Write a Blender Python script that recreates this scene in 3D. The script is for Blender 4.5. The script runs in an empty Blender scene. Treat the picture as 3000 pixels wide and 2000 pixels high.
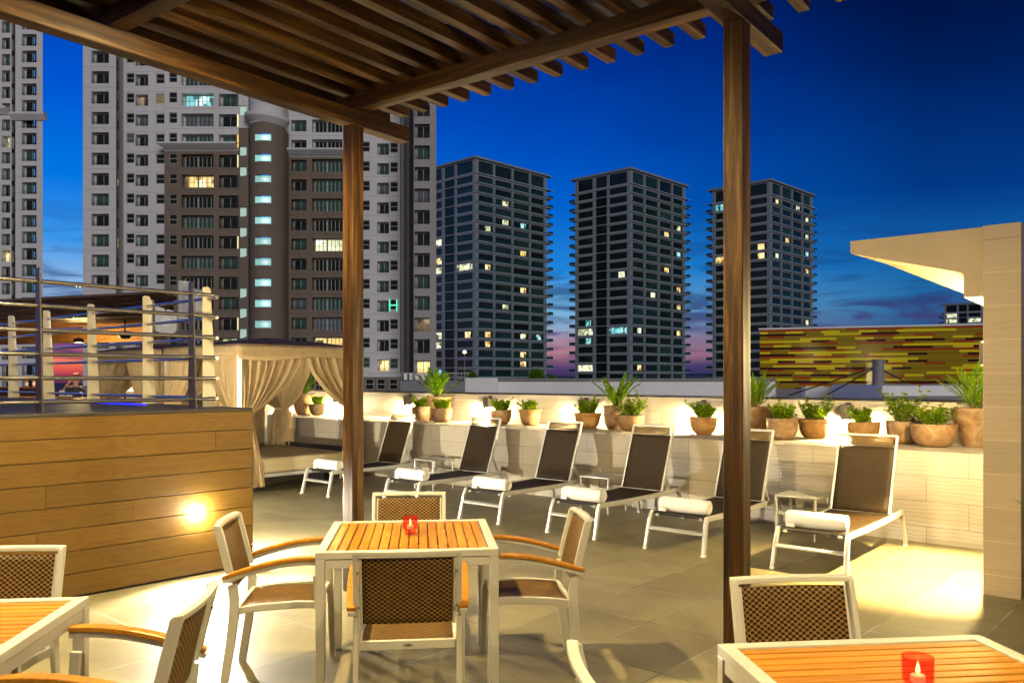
AFTERGLOW = 1.15
BULB = 14000
PILLARBEAM = 5000
PILLAR = 3000
PILLARUP = 220
SPOTS = (520, 230, 150)
WALLSPOT = 330
import bpy, math, random
from mathutils import Vector, Matrix
random.seed(11)
S = bpy.context.scene
COL = S.collection
YAW = math.radians(41.84)
CY, SY = math.cos(YAW), math.sin(YAW)
EYE = 1.585


def view(X, Y, Z=0.0):
    """metres to the right of / ahead of the photographer -> world (axes follow the tiled rear wall)"""
    return Vector((CY * X - SY * Y, SY * X + CY * Y, Z))


def lin(r, g, b):
    f = lambda c: (c / 255 / 12.92) if c <= 10 else ((c / 255 + .055) / 1.055) ** 2.4
    return (f(r), f(g), f(b), 1)


# ------------------------------------------------------------------ mesh helper
class MB:
    def __init__(s):
        s.v, s.f, s.m, s.uv = [], [], [], []

    def add(s, vs, fs, mat=0, uvs=None):
        o = len(s.v)
        s.v += [tuple(p) for p in vs]
        for i, f in enumerate(fs):
            s.f.append([o + k for k in f])
            s.m.append(mat)
            s.uv.append(uvs[i] if uvs else None)
        return s

    def box(s, x0, x1, y0, y1, z0, z1, mat=0, M=None):
        vs = [(x, y, z) for z in (z0, z1) for y in (y0, y1) for x in (x0, x1)]
        if M:
            vs = [M @ Vector(p) for p in vs]
        return s.add(vs, [(0, 2, 3, 1), (4, 5, 7, 6), (0, 1, 5, 4), (2, 6, 7, 3), (0, 4, 6, 2), (1, 3, 7, 5)], mat)

    def sweep(s, pts, side, w, h, mat=0, cap=True):
        """rectangular section (w along side, h across) along a planar path"""
        side = Vector(side).normalized()
        pts = [Vector(p) for p in pts]
        n, vs, fs = len(pts), [], []
        hs = h if isinstance(h, (list, tuple)) else [h] * n
        ws = w if isinstance(w, (list, tuple)) else [w] * n
        for i, p in enumerate(pts):
            t = (pts[min(i + 1, n - 1)] - pts[max(i - 1, 0)]).normalized()
            u = t.cross(side).normalized()
            k = 1.0
            if 0 < i < n - 1:
                d = (pts[i + 1] - p).normalized().dot((p - pts[i - 1]).normalized())
                k = 1 / max(.5, math.sqrt((1 + d) / 2))
            a, b = side * ws[i] / 2, u * hs[i] / 2 * k
            vs += [p - a - b, p + a - b, p + a + b, p - a + b]
        for i in range(n - 1):
            for j in range(4):
                k = (j + 1) % 4
                fs.append((4 * i + j, 4 * i + k, 4 * i + 4 + k, 4 * i + 4 + j))
        if cap:
            fs += [(3, 2, 1, 0), tuple(4 * (n - 1) + j for j in range(4))]
        return s.add(vs, fs, mat)

    def tube(s, pts, r, n=8, mat=0, cap=True):
        pts = [Vector(p) for p in pts]
        m = len(pts)
        rs = r if isinstance(r, (list, tuple)) else [r] * m
        t0 = (pts[1] - pts[0]).normalized()
        u = t0.cross(Vector((0, 0, 1)))
        if u.length < .05:
            u = t0.cross(Vector((1, 0, 0)))
        u.normalize()
        vs, fs = [], []
        for i, p in enumerate(pts):
            t = (pts[min(i + 1, m - 1)] - pts[max(i - 1, 0)]).normalized()
            u = (u - t * u.dot(t)).normalized()
            w = t.cross(u)
            for j in range(n):
                a = 2 * math.pi * j / n
                vs.append(p + (u * math.cos(a) + w * math.sin(a)) * rs[i])
        for i in range(m - 1):
            for j in range(n):
                k = (j + 1) % n
                fs.append((n * i + j, n * i + k, n * i + n + k, n * i + n + j))
        if cap:
            fs += [tuple(reversed(range(n))), tuple(n * (m - 1) + j for j in range(n))]
        return s.add(vs, fs, mat)

    def prism(s, poly, ext, mat=0):
        """poly: planar 3-D points; ext: extrusion vector"""
        n = len(poly)
        e = Vector(ext)
        vs = [Vector(p) for p in poly] + [Vector(p) + e for p in poly]
        fs = [tuple(reversed(range(n))), tuple(range(n, 2 * n))]
        fs += [(i, (i + 1) % n, n + (i + 1) % n, n + i) for i in range(n)]
        return s.add(vs, fs, mat)

    def lathe(s, prof, n=24, mat=0, c=(0, 0, 0)):
        vs, fs = [], []
        for r, z in prof:
            for j in range(n):
                a = 2 * math.pi * j / n
                vs.append((c[0] + r * math.cos(a), c[1] + r * math.sin(a), c[2] + z))
        for i in range(len(prof) - 1):
            for j in range(n):
                k = (j + 1) % n
                fs.append((n * i + j, n * i + k, n * i + n + k, n * i + n + j))
        if prof[0][0] > 1e-4:
            fs.append(tuple(reversed(range(n))))
        if prof[-1][0] > 1e-4:
            fs.append(tuple(n * (len(prof) - 1) + j for j in range(n)))
        return s.add(vs, fs, mat)

    def sheet(s, grid, du=1.0, dv=1.0, mat=0):
        """grid[i][j] points; uv in metres (du,dv per cell)"""
        R, C = len(grid), len(grid[0])
        vs = [p for row in grid for p in row]
        fs, uvs = [], []
        for i in range(R - 1):
            for j in range(C - 1):
                fs.append((i * C + j, i * C + j + 1, (i + 1) * C + j + 1, (i + 1) * C + j))
                uvs.append([(j * du, i * dv), ((j + 1) * du, i * dv), ((j + 1) * du, (i + 1) * dv), (j * du, (i + 1) * dv)])
        return s.add(vs, fs, mat, uvs)

    def ball(s, c, r, n=8, m=6, mat=0, sc=(1, 1, 1)):
        prof = [(max(1e-5, r * math.sin(math.pi * i / m)), -r * math.cos(math.pi * i / m)) for i in range(m + 1)]
        o = MB().lathe(prof, n)
        vs = [(c[0] + x * sc[0], c[1] + y * sc[1], c[2] + z * sc[2]) for x, y, z in o.v]
        return s.add(vs, o.f, mat)

    def mesh(s, name, mats, smooth=False):
        me = bpy.data.meshes.new(name)
        me.from_pydata(s.v, [], s.f)
        for m in (mats if isinstance(mats, (list, tuple)) else [mats]):
            me.materials.append(m)
        me.polygons.foreach_set('material_index', s.m)
        if any(u for u in s.uv):
            l = me.uv_layers.new(name='UVMap')
            i = 0
            for f, u in zip(s.f, s.uv):
                for k in range(len(f)):
                    l.data[i].uv = u[k] if u else (0, 0)
                    i += 1
        if smooth:
            me.polygons.foreach_set('use_smooth', [True] * len(s.f))
            me.update()
            me.set_sharp_from_angle(angle=.7)
        me.update()
        return me

    def obj(s, name, mats, parent=None, smooth=False, bevel=0.0, loc=None, rotz=0.0, seg=2):
        o = bpy.data.objects.new(name, s.mesh(name, mats, smooth))
        COL.objects.link(o)
        if parent:
            o.parent = parent
        if loc is not None:
            o.location = loc
        if rotz:
            o.rotation_euler = (0, 0, rotz)
        if bevel:
            b = o.modifiers.new('edge', 'BEVEL')
            b.width, b.segments, b.limit_method, b.angle_limit = bevel, seg, 'ANGLE', .7
            b.harden_normals = False
        return o


def tag(o, label=None, cat=None, group=None, kind=None):
    if label: o['label'] = label
    if cat: o['category'] = cat
    if group: o['group'] = group
    if kind: o['kind'] = kind
    return o


def thing(name, label, cat, loc=(0, 0, 0), rotz=0.0, group=None):
    o = bpy.data.objects.new(name, None)
    COL.objects.link(o)
    o.empty_display_size = .1
    o.location = loc
    o.rotation_euler = (0, 0, rotz)
    return tag(o, label, cat, group)


def copy_tree(o, parent=None):
    kids = list(o.children)
    c = o.copy()
    COL.objects.link(c)
    if parent:
        c.parent = parent
    for k in kids:
        copy_tree(k, c)
    return c


def place(proto, first, loc, rotz, label, group=None):
    """the prototype itself the first time, afterwards copies of it and of each of its parts"""
    o = proto if first else copy_tree(proto)
    o.location = loc
    o.rotation_euler = (0, 0, rotz)
    o['label'] = label
    if group: o['group'] = group
    return o


# ------------------------------------------------------------------ materials
class Mat:
    def __init__(s, name, rough=.5, col=(.5, .5, .5), metal=0.0, spec=.5):
        s.m = bpy.data.materials.new(name)
        s.m.use_nodes = True
        s.nt = s.m.node_tree
        s.b = s.nt.nodes['Principled BSDF']
        s.out = s.nt.nodes['Material Output']
        s.set('Base Color', (*col[:3], 1))
        s.set('Roughness', rough)
        s.set('Metallic', metal)
        s.set('Specular IOR Level', spec)
        s._tc = None

    def set(s, k, v):
        if hasattr(v, 'is_output'):
            s.nt.links.new(v, s.b.inputs[k])
        else:
            s.b.inputs[k].default_value = v

    def n(s, t, **kw):
        nd = s.nt.nodes.new('ShaderNode' + t)
        for k, v in kw.items():
            setattr(nd, k, v)
        return nd

    def lk(s, a, b):
        s.nt.links.new(a, b)

    def tc(s, out='Object'):
        if not s._tc:
            s._tc = s.n('TexCoord')
        return s._tc.outputs[out]

    def val(s, sock, v):
        if hasattr(v, 'is_output'):
            s.lk(v, sock)
        else:
            sock.default_value = v

    def math(s, op, a, b=None, c=None):
        nd = s.n('Math', operation=op)
        s.val(nd.inputs[0], a)
        if b is not None: s.val(nd.inputs[1], b)
        if c is not None: s.val(nd.inputs[2], c)
        return nd.outputs[0]

    def mapping(s, vec, scale=(1, 1, 1), loc=(0, 0, 0), rot=(0, 0, 0)):
        nd = s.n('Mapping')
        s.lk(vec, nd.inputs[0])
        nd.inputs['Location'].default_value = loc
        nd.inputs['Rotation'].default_value = rot
        nd.inputs['Scale'].default_value = scale
        return nd.outputs[0]

    def noise(s, vec, scale=5, detail=3, rough=.5, dist=0.0):
        nd = s.n('TexNoise')
        s.lk(vec, nd.inputs['Vector'])
        nd.inputs['Scale'].default_value = scale
        nd.inputs['Detail'].default_value = detail
        nd.inputs['Roughness'].default_value = rough
        nd.inputs['Distortion'].default_value = dist
        return nd.outputs['Fac']

    def ramp(s, fac, stops, interp='LINEAR'):
        nd = s.n('ValToRGB')
        nd.color_ramp.interpolation = interp
        el = nd.color_ramp.elements
        while len(el) < len(stops):
            el.new(.5)
        for e, (p, c) in zip(el, stops):
            e.position = p
            e.color = (*c[:3], 1) if isinstance(c, (tuple, list)) else (c, c, c, 1)
        s.lk(fac, nd.inputs[0])
        return nd.outputs[0]

    def mix(s, f, a, b, mode='MIX'):
        nd = s.n('MixRGB', blend_type=mode)
        s.val(nd.inputs[0], f)
        s.val(nd.inputs[1], a if hasattr(a, 'is_output') else (*a[:3], 1))
        s.val(nd.inputs[2], b if hasattr(b, 'is_output') else (*b[:3], 1))
        return nd.outputs[0]

    def sep(s, vec):
        nd = s.n('SeparateXYZ')
        s.lk(vec, nd.inputs[0])
        return nd.outputs

    def comb(s, x=0.0, y=0.0, z=0.0):
        nd = s.n('CombineXYZ')
        for i, v in enumerate((x, y, z)):
            s.val(nd.inputs[i], v)
        return nd.outputs[0]

    def bump(s, h, strength=.3, dist=.01):
        nd = s.n('Bump')
        nd.inputs['Strength'].default_value = strength
        nd.inputs['Distance'].default_value = dist
        s.lk(h, nd.inputs['Height'])
        s.lk(nd.outputs[0], s.b.inputs['Normal'])

    def emit(s, col, strength):
        s.val(s.b.inputs['Emission Color'], col if hasattr(col, 'is_output') else (*col[:3], 1))
        s.val(s.b.inputs['Emission Strength'], strength)

    def island(s):
        return s.n('NewGeometry').outputs['Random Per Island']

    def objrand(s):
        return s.n('ObjectInfo').outputs['Random']


def painted(name, col, rough=.4, metal=0.0, var=.12, scale=6):
    m = Mat(name, rough, col, metal)
    f = m.noise(m.tc(), scale, 4, .6)
    lo = tuple(c * (1 - var) for c in col[:3])
    hi = tuple(min(1, c * (1 + var)) for c in col[:3])
    m.set('Base Color', m.ramp(f, [(.3, lo), (.7, hi)]))
    m.set('Roughness', m.ramp(f, [(.3, rough * .8), (.7, min(1, rough * 1.2))]))
    return m.m


def timber(name, dark, mid, light, rough=.5, axis_scale=(1.2, 22, 22), bump=.25, island=False):
    m = Mat(name, rough, spec=.25)
    co = m.tc()
    if island:
        r = m.island()
        off = m.comb(m.math('MULTIPLY', r, 37.0), m.math('MULTIPLY', r, 11.0), m.math('MULTIPLY', r, 23.0))
        nd = m.n('VectorMath', operation='ADD')
        m.lk(co, nd.inputs[0]); m.lk(off, nd.inputs[1])
        co = nd.outputs[0]
    else:
        r = m.objrand()
        off = m.comb(m.math('MULTIPLY', r, 31.0), m.math('MULTIPLY', r, 7.0), 0.0)
        nd = m.n('VectorMath', operation='ADD')
        m.lk(co, nd.inputs[0]); m.lk(off, nd.inputs[1])
        co = nd.outputs[0]
    g = m.noise(m.mapping(co, axis_scale), 1.0, 6, .62, .6)
    big = m.noise(m.mapping(co, (.8, 3, 3)), 1.3, 2)
    f = m.math('ADD', m.math('MULTIPLY', g, .75), m.math('MULTIPLY', big, .25))
    c = m.ramp(f, [(.34, dark), (.5, mid), (.68, light)])
    hue = m.n('HueSaturation')
    m.lk(c, hue.inputs['Color'])
    m.lk(m.math('ADD', .82, m.math('MULTIPLY', r, .36)), hue.inputs['Value'])
    m.set('Base Color', hue.outputs[0])
    m.set('Roughness', m.ramp(g, [(.3, rough * 1.25 if rough < .75 else 1), (.7, rough * .8)]))
    m.bump(g, bump, .004)
    return m.m


def mat_floor():
    m = Mat('terrace_tile', .42)
    x, y, z = m.sep(m.tc())
    v = m.comb(m.math('SUBTRACT', y, 5.40), m.math('ADD', x, 2.96), 0.0)
    br = m.n('TexBrick', offset=0.0, squash=1.0)
    m.lk(v, br.inputs['Vector'])
    br.inputs['Color1'].default_value = (0, 0, 0, 1)
    br.inputs['Color2'].default_value = (1, 1, 1, 1)
    br.inputs['Scale'].default_value = 1
    br.inputs['Mortar Size'].default_value = .0045
    br.inputs['Mortar Smooth'].default_value = .2
    br.inputs['Brick Width'].default_value = .765
    br.inputs['Row Height'].default_value = .57
    cloud = m.noise(m.tc(), 1.7, 5, .6, .4)
    fine = m.noise(m.mapping(m.tc(), (14, 60, 1)), 1.0, 3)
    f = m.math('ADD', m.math('MULTIPLY', cloud, .5), m.math('ADD', m.math('MULTIPLY', br.outputs['Color'], .34), m.math('MULTIPLY', fine, .16)))
    c = m.ramp(f, [(.25, (.165, .138, .066)), (.5, (.222, .188, .094)), (.8, (.295, .252, .138))])
    grime = m.noise(m.mapping(m.tc(), (.55, .8, 1)), 1.0, 8, .7, 1.2)
    c = m.mix(m.ramp(grime, [(.44, 0.0), (.66, .62)]), c, (.10, .082, .05))
    spots = m.n('TexVoronoi', feature='DISTANCE_TO_EDGE')
    m.lk(m.mapping(m.tc(), (3.1, 2.7, 1)), spots.inputs['Vector'])
    spk = m.noise(m.tc(), 31, 2)
    c = m.mix(m.ramp(spk, [(.66, 0.0), (.74, .35)]), c, (.10, .08, .05))
    c = m.mix(br.outputs['Fac'], c, m.mix(m.ramp(cloud, [(.42, 0.0), (.58, 1.0)]), (.36, .33, .26), (.05, .043, .03)))
    m.set('Base Color', c)
    m.set('Roughness', m.ramp(cloud, [(.3, .36), (.7, .56)]))
    h = m.math('SUBTRACT', m.math('MULTIPLY', fine, .12), br.outputs['Fac'])
    m.bump(h, .35, .003)
    return m.m


def mat_walltile(name, c0, c1, bw=.74, off=.5, joint=.55, relief=.42):
    m = Mat(name, .45)
    x, y, z = m.sep(m.tc())
    s = m.math('ADD', x, m.math('MULTIPLY', y, 1.0))
    v = m.comb(m.math('ADD', x, 2.384), m.math('SUBTRACT', z, .154), 0.0)
    br = m.n('TexBrick', offset=off, squash=1.0)
    m.lk(v, br.inputs['Vector'])
    br.inputs['Color1'].default_value = (0, 0, 0, 1)
    br.inputs['Color2'].default_value = (1, 1, 1, 1)
    br.inputs['Scale'].default_value = 1
    br.inputs['Mortar Size'].default_value = .003
    br.inputs['Mortar Smooth'].default_value = .1
    br.inputs['Brick Width'].default_value = bw
    br.inputs['Row Height'].default_value = .245
    warp = m.noise(m.mapping(m.comb(s, 0.0, z), (2.4, 1, 5)), 1.0, 2)
    wv = m.math('SINE', m.math('MULTIPLY', m.math('ADD', z, m.math('MULTIPLY', warp, .11)), 150.0))
    st = m.noise(m.mapping(m.tc(), (1.5, 1.5, 40)), 1.0, 3)
    f = m.math('ADD', m.math('MULTIPLY', br.outputs['Color'], .35), m.math('MULTIPLY', st, .65))
    c = m.ramp(f, [(.25, c0), (.75, c1)])
    c = m.mix(br.outputs['Fac'], c, tuple(k * joint for k in c0))
    m.set('Base Color', c)
    h = m.math('SUBTRACT', m.math('MULTIPLY', wv, .5), m.math('MULTIPLY', br.outputs['Fac'], 2.0))
    m.bump(h, relief, .0035)
    return m.m


def mat_sling(name, strand, gap, pu, pv, alpha=1.0, rough=.55):
    """woven vinyl sling: staggered strands over darker yarn, uv in metres"""
    m = Mat(name, rough, spec=.18)
    u, v, w = m.sep(m.tc('UV'))
    a = m.math('SINE', m.math('MULTIPLY', u, 2 * math.pi / pu))
    b = m.math('SINE', m.math('MULTIPLY', v, 2 * math.pi / pv))
    k = m.math('MULTIPLY', a, b)
    f = m.math('ADD', m.math('MULTIPLY', k, .5), .5)
    nz = m.noise(m.mapping(m.tc('UV'), (30, 30, 1)), 1.0, 2)
    f2 = m.math('ADD', f, m.math('MULTIPLY', m.math('SUBTRACT', nz, .5), .25))
    m.set('Base Color', m.ramp(f2, [(.44, gap), (.55, strand)]))
    m.bump(f, .5, .0015)
    if alpha < 1:
        tr = m.n('BsdfTransparent')
        mx = m.n('MixShader')
        fac = m.ramp(f2, [(.15, 1 - (1 - alpha) * 2.2), (.5, 1.0)])
        m.lk(fac, mx.inputs[0])
        m.lk(tr.outputs[0], mx.inputs[1])
        m.lk(m.b.outputs[0], mx.inputs[2])
        m.lk(mx.outputs[0], m.out.inputs['Surface'])
    return m.m


def mat_planks():
    m = Mat('cladding_plank', .5)
    r = m.island()
    co = m.tc()
    off = m.comb(m.math('MULTIPLY', r, 41.0), m.math('MULTIPLY', r, 9.0), m.math('MULTIPLY', r, 17.0))
    nd = m.n('VectorMath', operation='ADD')
    m.lk(co, nd.inputs[0]); m.lk(off, nd.inputs[1])
    co = nd.outputs[0]
    # cathedral grain: stretched, distorted rings
    warp = m.noise(m.mapping(co, (1, .9, 5)), 1.0, 2, .5)
    rings = m.math('SINE', m.math('MULTIPLY', warp, 85.0))
    fine = m.noise(m.mapping(co, (1, 4, 130)), 1.0, 4, .6)
    f = m.math('ADD', m.math('MULTIPLY', rings, .05), m.math('ADD', m.math('MULTIPLY', fine, .45), .27))
    c = m.ramp(f, [(.3, (.080, .037, .003)), (.5, (.122, .062, .005)), (.72, (.158, .085, .010))])
    hue = m.n('HueSaturation')
    m.lk(c, hue.inputs['Color'])
    m.lk(m.math('ADD', .84, m.math('MULTIPLY', r, .3)), hue.inputs['Value'])
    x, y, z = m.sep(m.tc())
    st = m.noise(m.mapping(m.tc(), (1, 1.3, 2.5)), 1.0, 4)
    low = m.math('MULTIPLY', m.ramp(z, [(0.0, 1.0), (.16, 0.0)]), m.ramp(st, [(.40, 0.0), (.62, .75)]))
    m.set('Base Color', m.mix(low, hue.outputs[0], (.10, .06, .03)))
    m.set('Roughness', m.ramp(fine, [(.3, .6), (.7, .42)]))
    m.bump(f, .2, .003)
    return m.m


def mat_terracotta():
    m = Mat('terracotta', .8)
    co = m.tc()
    r = m.objrand()
    off = m.comb(m.math('MULTIPLY', r, 19.0), m.math('MULTIPLY', r, 5.0), 0.0)
    nd = m.n('VectorMath', operation='ADD')
    m.lk(co, nd.inputs[0]); m.lk(off, nd.inputs[1])
    a = m.noise(nd.outputs[0], 7, 5, .65, .8)
    b = m.noise(m.mapping(nd.outputs[0], (6, 6, 14)), 1.0, 3, .6)
    c = m.ramp(a, [(.3, (.17, .075, .020)), (.48, (.29, .150, .045)), (.62, (.37, .215, .080)), (.78, (.48, .35, .19))])
    c = m.mix(m.ramp(b, [(.5, 0.0), (.75, .35)]), c, (.48, .34, .21))
    hue = m.n('HueSaturation')
    m.lk(c, hue.inputs['Color'])
    m.lk(m.math('ADD', .8, m.math('MULTIPLY', r, .4)), hue.inputs['Value'])
    m.lk(m.math('ADD', .75, m.math('MULTIPLY', r, .3)), hue.inputs['Saturation'])
    m.set('Base Color', hue.outputs[0])
    m.bump(a, .25, .004)
    return m.m


def mat_leaf(name, c0, c1, c2):
    m = Mat(name, .5, spec=.2)
    r = m.island()
    nz = m.noise(m.tc(), 9, 2)
    f = m.math('ADD', m.math('MULTIPLY', r, .65), m.math('MULTIPLY', nz, .35))
    c = m.ramp(f, [(.2, c0), (.55, c1), (.85, c2)])
    m.set('Base Color', c)
    tl = m.n('BsdfTranslucent')
    m.lk(c, tl.inputs[0])
    mx = m.n('MixShader')
    mx.inputs[0].default_value = .5
    m.lk(m.b.outputs[0], mx.inputs[1])
    m.lk(tl.outputs[0], mx.inputs[2])
    m.lk(mx.outputs[0], m.out.inputs['Surface'])
    return m.m


def mat_cloth(name, c0, c1, trans=.3, scale=8, weave=400):
    m = Mat(name, .85)
    nz = m.noise(m.tc(), scale, 4, .6)
    c = m.ramp(nz, [(.3, c0), (.7, c1)])
    m.set('Base Color', c)
    fib = m.noise(m.tc(), weave, 2)
    m.bump(fib, .3, .002)
    if trans:
        tl = m.n('BsdfTranslucent')
        m.lk(c, tl.inputs[0])
        mx = m.n('MixShader')
        mx.inputs[0].default_value = trans
        m.lk(m.b.outputs[0], mx.inputs[1])
        m.lk(tl.outputs[0], mx.inputs[2])
        m.lk(mx.outputs[0], m.out.inputs['Surface'])
    return m.m


def mat_glow(name, col, strength):
    m = Mat(name, .4, col)
    m.emit(col, strength)
    return m.m


def mat_facade(name, c0, c1, joint=3.0, phase=0.0):
    m = Mat(name, .8)
    x, y, z = m.sep(m.tc())
    big = m.noise(m.mapping(m.tc(), (.08, .08, .03)), 1.0, 4, .6)
    st = m.noise(m.mapping(m.tc(), (.9, .9, .05)), 1.0, 4, .6)
    f = m.math('ADD', m.math('MULTIPLY', big, .5), m.math('MULTIPLY', st, .5))
    c = m.ramp(f, [(.3, c0), (.68, c1)])
    fr = m.math('FRACT', m.math('DIVIDE', m.math('ADD', z, phase), joint))
    line = m.math('LESS_THAN', fr, .035)
    c = m.mix(m.math('MULTIPLY', line, .35), c, tuple(k * .35 for k in c0))
    m.set('Base Color', c)
    return m.m


def mat_interior(name, cols, strength):
    """a lit room seen through its window: bright and dim patches, curtain edges, furniture shapes"""
    m = Mat(name, .3, (.02, .02, .02))
    x, y, z = m.sep(m.tc())
    r = m.objrand()
    xs = m.math('ADD', x, m.math('MULTIPLY', r, 50.0))
    v = m.comb(m.math('MULTIPLY', xs, 1.1), m.math('MULTIPLY', z, .8), m.math('MULTIPLY', r, 9.0))
    vo = m.n('TexVoronoi', feature='F1', distance='CHEBYCHEV')
    m.lk(v, vo.inputs['Vector'])
    vo.inputs['Scale'].default_value = 1.0
    g = m.sep(vo.outputs['Color'])[0]
    nz = m.noise(m.comb(xs, 0.0, z), 1.4, 3)
    f = m.math('ADD', m.math('MULTIPLY', g, .65), m.math('MULTIPLY', nz, .35))
    c = m.ramp(f, [(.22, tuple(k * .12 for k in cols[0])), (.42, cols[0]), (.62, cols[1]), (.82, cols[2])])
    m.emit(c, strength)
    return m.m

# ------------------------------------------------------------------ camera and render
cd = bpy.data.cameras.new('camera')
cam = bpy.data.objects.new('camera', cd)
COL.objects.link(cam)
cam.location = (0, 0, EYE)
cam.rotation_euler = (math.radians(90), 0, YAW)
cd.sensor_width = 36
cd.lens = 29.28
cd.shift_y = .036
cd.clip_start = .05
cd.clip_end = 9000
cd.dof.use_dof = True
cd.dof.focus_distance = 6.0
cd.dof.aperture_fstop = 11
S.camera = cam
S.view_settings.view_transform = 'Standard'
S.view_settings.look = 'None'
S.view_settings.exposure = 0
S.view_settings.gamma = 1
S.render.engine = 'CYCLES'
S.cycles.use_denoising = True
S.cycles.max_bounces = 7
S.cycles.diffuse_bounces = 4
S.cycles.glossy_bounces = 3
S.cycles.transmission_bounces = 6
S.cycles.transparent_max_bounces = 12
S.cycles.sample_clamp_indirect = 6
S.cycles.blur_glossy = .5
S.cycles.caustics_reflective = False
S.cycles.caustics_refractive = False


# ------------------------------------------------------------------ dusk sky
def build_world():
    w = bpy.data.worlds.new('World')
    S.world = w
    w.use_nodes = True
    nt = w.node_tree
    nt.nodes.clear()
    N = lambda t, **k: [nd := nt.nodes.new('ShaderNode' + t), [setattr(nd, a, b) for a, b in k.items()]][0]
    L = nt.links.new

    def val(sock, v):
        if hasattr(v, 'is_output'): L(v, sock)
        else: sock.default_value = v

    def mth(op, a, b=None, c=None):
        nd = N('Math', operation=op)
        for i, q in enumerate((a, b, c)):
            if q is not None: val(nd.inputs[i], q)
        return nd.outputs[0]

    def ramp(f, stops):
        nd = N('ValToRGB')
        el = nd.color_ramp.elements
        while len(el) < len(stops): el.new(.5)
        for e, (p, c) in zip(el, stops):
            e.position = p
            e.color = c if len(c) == 4 else (*c, 1)
        L(f, nd.inputs[0])
        return nd.outputs[0]

    def mix(f, a, b, mode='MIX'):
        nd = N('MixRGB', blend_type=mode)
        val(nd.inputs[0], f); val(nd.inputs[1], a); val(nd.inputs[2], b)
        return nd.outputs[0]

    def rng(v, a, b):
        nd = N('MapRange', clamp=True)
        L(v, nd.inputs[0])
        nd.inputs[1].default_value, nd.inputs[2].default_value = a, b
        return nd.outputs[0]
    tc = N('TexCoord')
    sp = N('SeparateXYZ')
    L(tc.outputs['Generated'], sp.inputs[0])
    dx, dy, dz = sp.outputs
    h = mth('SQRT', mth('ADD', mth('MULTIPLY', dx, dx), mth('MULTIPLY', dy, dy)))
    right, fwd = view(1, 0), view(0, 1)
    dot = lambda v: mth('DIVIDE', mth('ADD', mth('MULTIPLY', dx, v.x), mth('MULTIPLY', dy, v.y)), mth('MAXIMUM', h, .001))
    sr, sf = dot(right), dot(fwd)
    # soft warping of the layers so that the bands are not ruled lines
    cv = N('CombineXYZ')
    L(mth('MULTIPLY', sr, 3.2), cv.inputs[0]); L(mth('MULTIPLY', dz, 9.0), cv.inputs[1]); L(sf, cv.inputs[2])
    wn = N('TexNoise')
    L(cv.outputs[0], wn.inputs['Vector'])
    wn.inputs['Scale'].default_value = 2.0; wn.inputs['Detail'].default_value = 4; wn.inputs['Distortion'].default_value = .6
    e = mth('ADD', dz, mth('MULTIPLY', mth('SUBTRACT', wn.outputs['Fac'], .5), mth('ADD', .012, mth('MULTIPLY', rng(dz, .1, .45), .05))))
    es = mth('MULTIPLY', e, 2.0)   # ramps run to sin(elevation)=.5
    left = ramp(es, [(0, lin(110, 48, 84)), (.018, lin(225, 88, 78)), (.036, lin(245, 126, 92)), (.052, lin(196, 98, 118)), (.070, lin(112, 76, 138)),
                     (.13, lin(105, 105, 170)), (.19, lin(150, 190, 230)), (.29, lin(60, 150, 232)), (.43, lin(0, 118, 226)),
                     (.60, lin(0, 84, 208)), (.86, lin(0, 52, 158)), (1, lin(0, 38, 125))])
    mid = ramp(es, [(0, lin(46, 44, 84)), (.03, lin(88, 66, 112)), (.055, lin(188, 126, 140)), (.09, lin(166, 134, 156)),
                    (.125, lin(138, 172, 206)), (.17, lin(112, 180, 222)), (.25, lin(34, 136, 220)), (.40, lin(0, 98, 206)),
                    (.56, lin(0, 74, 186)), (.70, lin(0, 54, 158)), (.83, lin(0, 42, 136)), (1, lin(0, 28, 96))])
    far = ramp(es, [(0, lin(34, 50, 92)), (.10, lin(44, 74, 124)), (.16, lin(36, 108, 164)), (.25, lin(20, 100, 170)),
                    (.40, lin(2, 58, 134)), (.56, lin(0, 40, 108)), (.70, lin(0, 26, 82)), (.83, lin(0, 13, 52)), (1, lin(0, 8, 36))])
    sky = mix(rng(sr, -.40, .02), left, mid)
    sky = mix(rng(sr, .06, .44), sky, far)
    # long thin cloud banks, low
    cw = N('CombineXYZ')
    L(mth('MULTIPLY', sr, 7.0), cw.inputs[0]); L(mth('MULTIPLY', dz, 46.0), cw.inputs[1]); L(mth('MULTIPLY', sf, 2.0), cw.inputs[2])
    cn = N('TexNoise')
    L(cw.outputs[0], cn.inputs['Vector'])
    cn.inputs['Scale'].default_value = 1.0; cn.inputs['Detail'].default_value = 6; cn.inputs['Roughness'].default_value = .55; cn.inputs['Distortion'].default_value = .9
    low = mth('MULTIPLY', rng(dz, .20, .08), rng(dz, .0, .012))
    cm = mth('MULTIPLY', rng(cn.outputs['Fac'], .47, .60), low)
    sky = mix(mth('MULTIPLY', cm, .82), sky, ramp(es, [(0, lin(62, 42, 84)), (.1, lin(74, 62, 116)), (.2, lin(28, 54, 112)), (.4, lin(4, 46, 120))]))
    # broad thin veil high up, darker to the right
    vw = N('CombineXYZ')
    L(mth('MULTIPLY', sr, 2.6), vw.inputs[0]); L(mth('MULTIPLY', dz, 4.4), vw.inputs[1]); L(sf, vw.inputs[2])
    vn = N('TexNoise')
    L(vw.outputs[0], vn.inputs['Vector'])
    vn.inputs['Scale'].default_value = 1.6; vn.inputs['Detail'].default_value = 5; vn.inputs['Distortion'].default_value = .5
    vm = mth('MULTIPLY', rng(vn.outputs['Fac'], .42, .62), rng(dz, .1, .3))
    sky = mix(mth('MULTIPLY', mth('MULTIPLY', vm, rng(sr, -.1, .3)), .35), sky, mix(1, sky, (.45, .45, .5, 1), 'MULTIPLY'))
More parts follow.
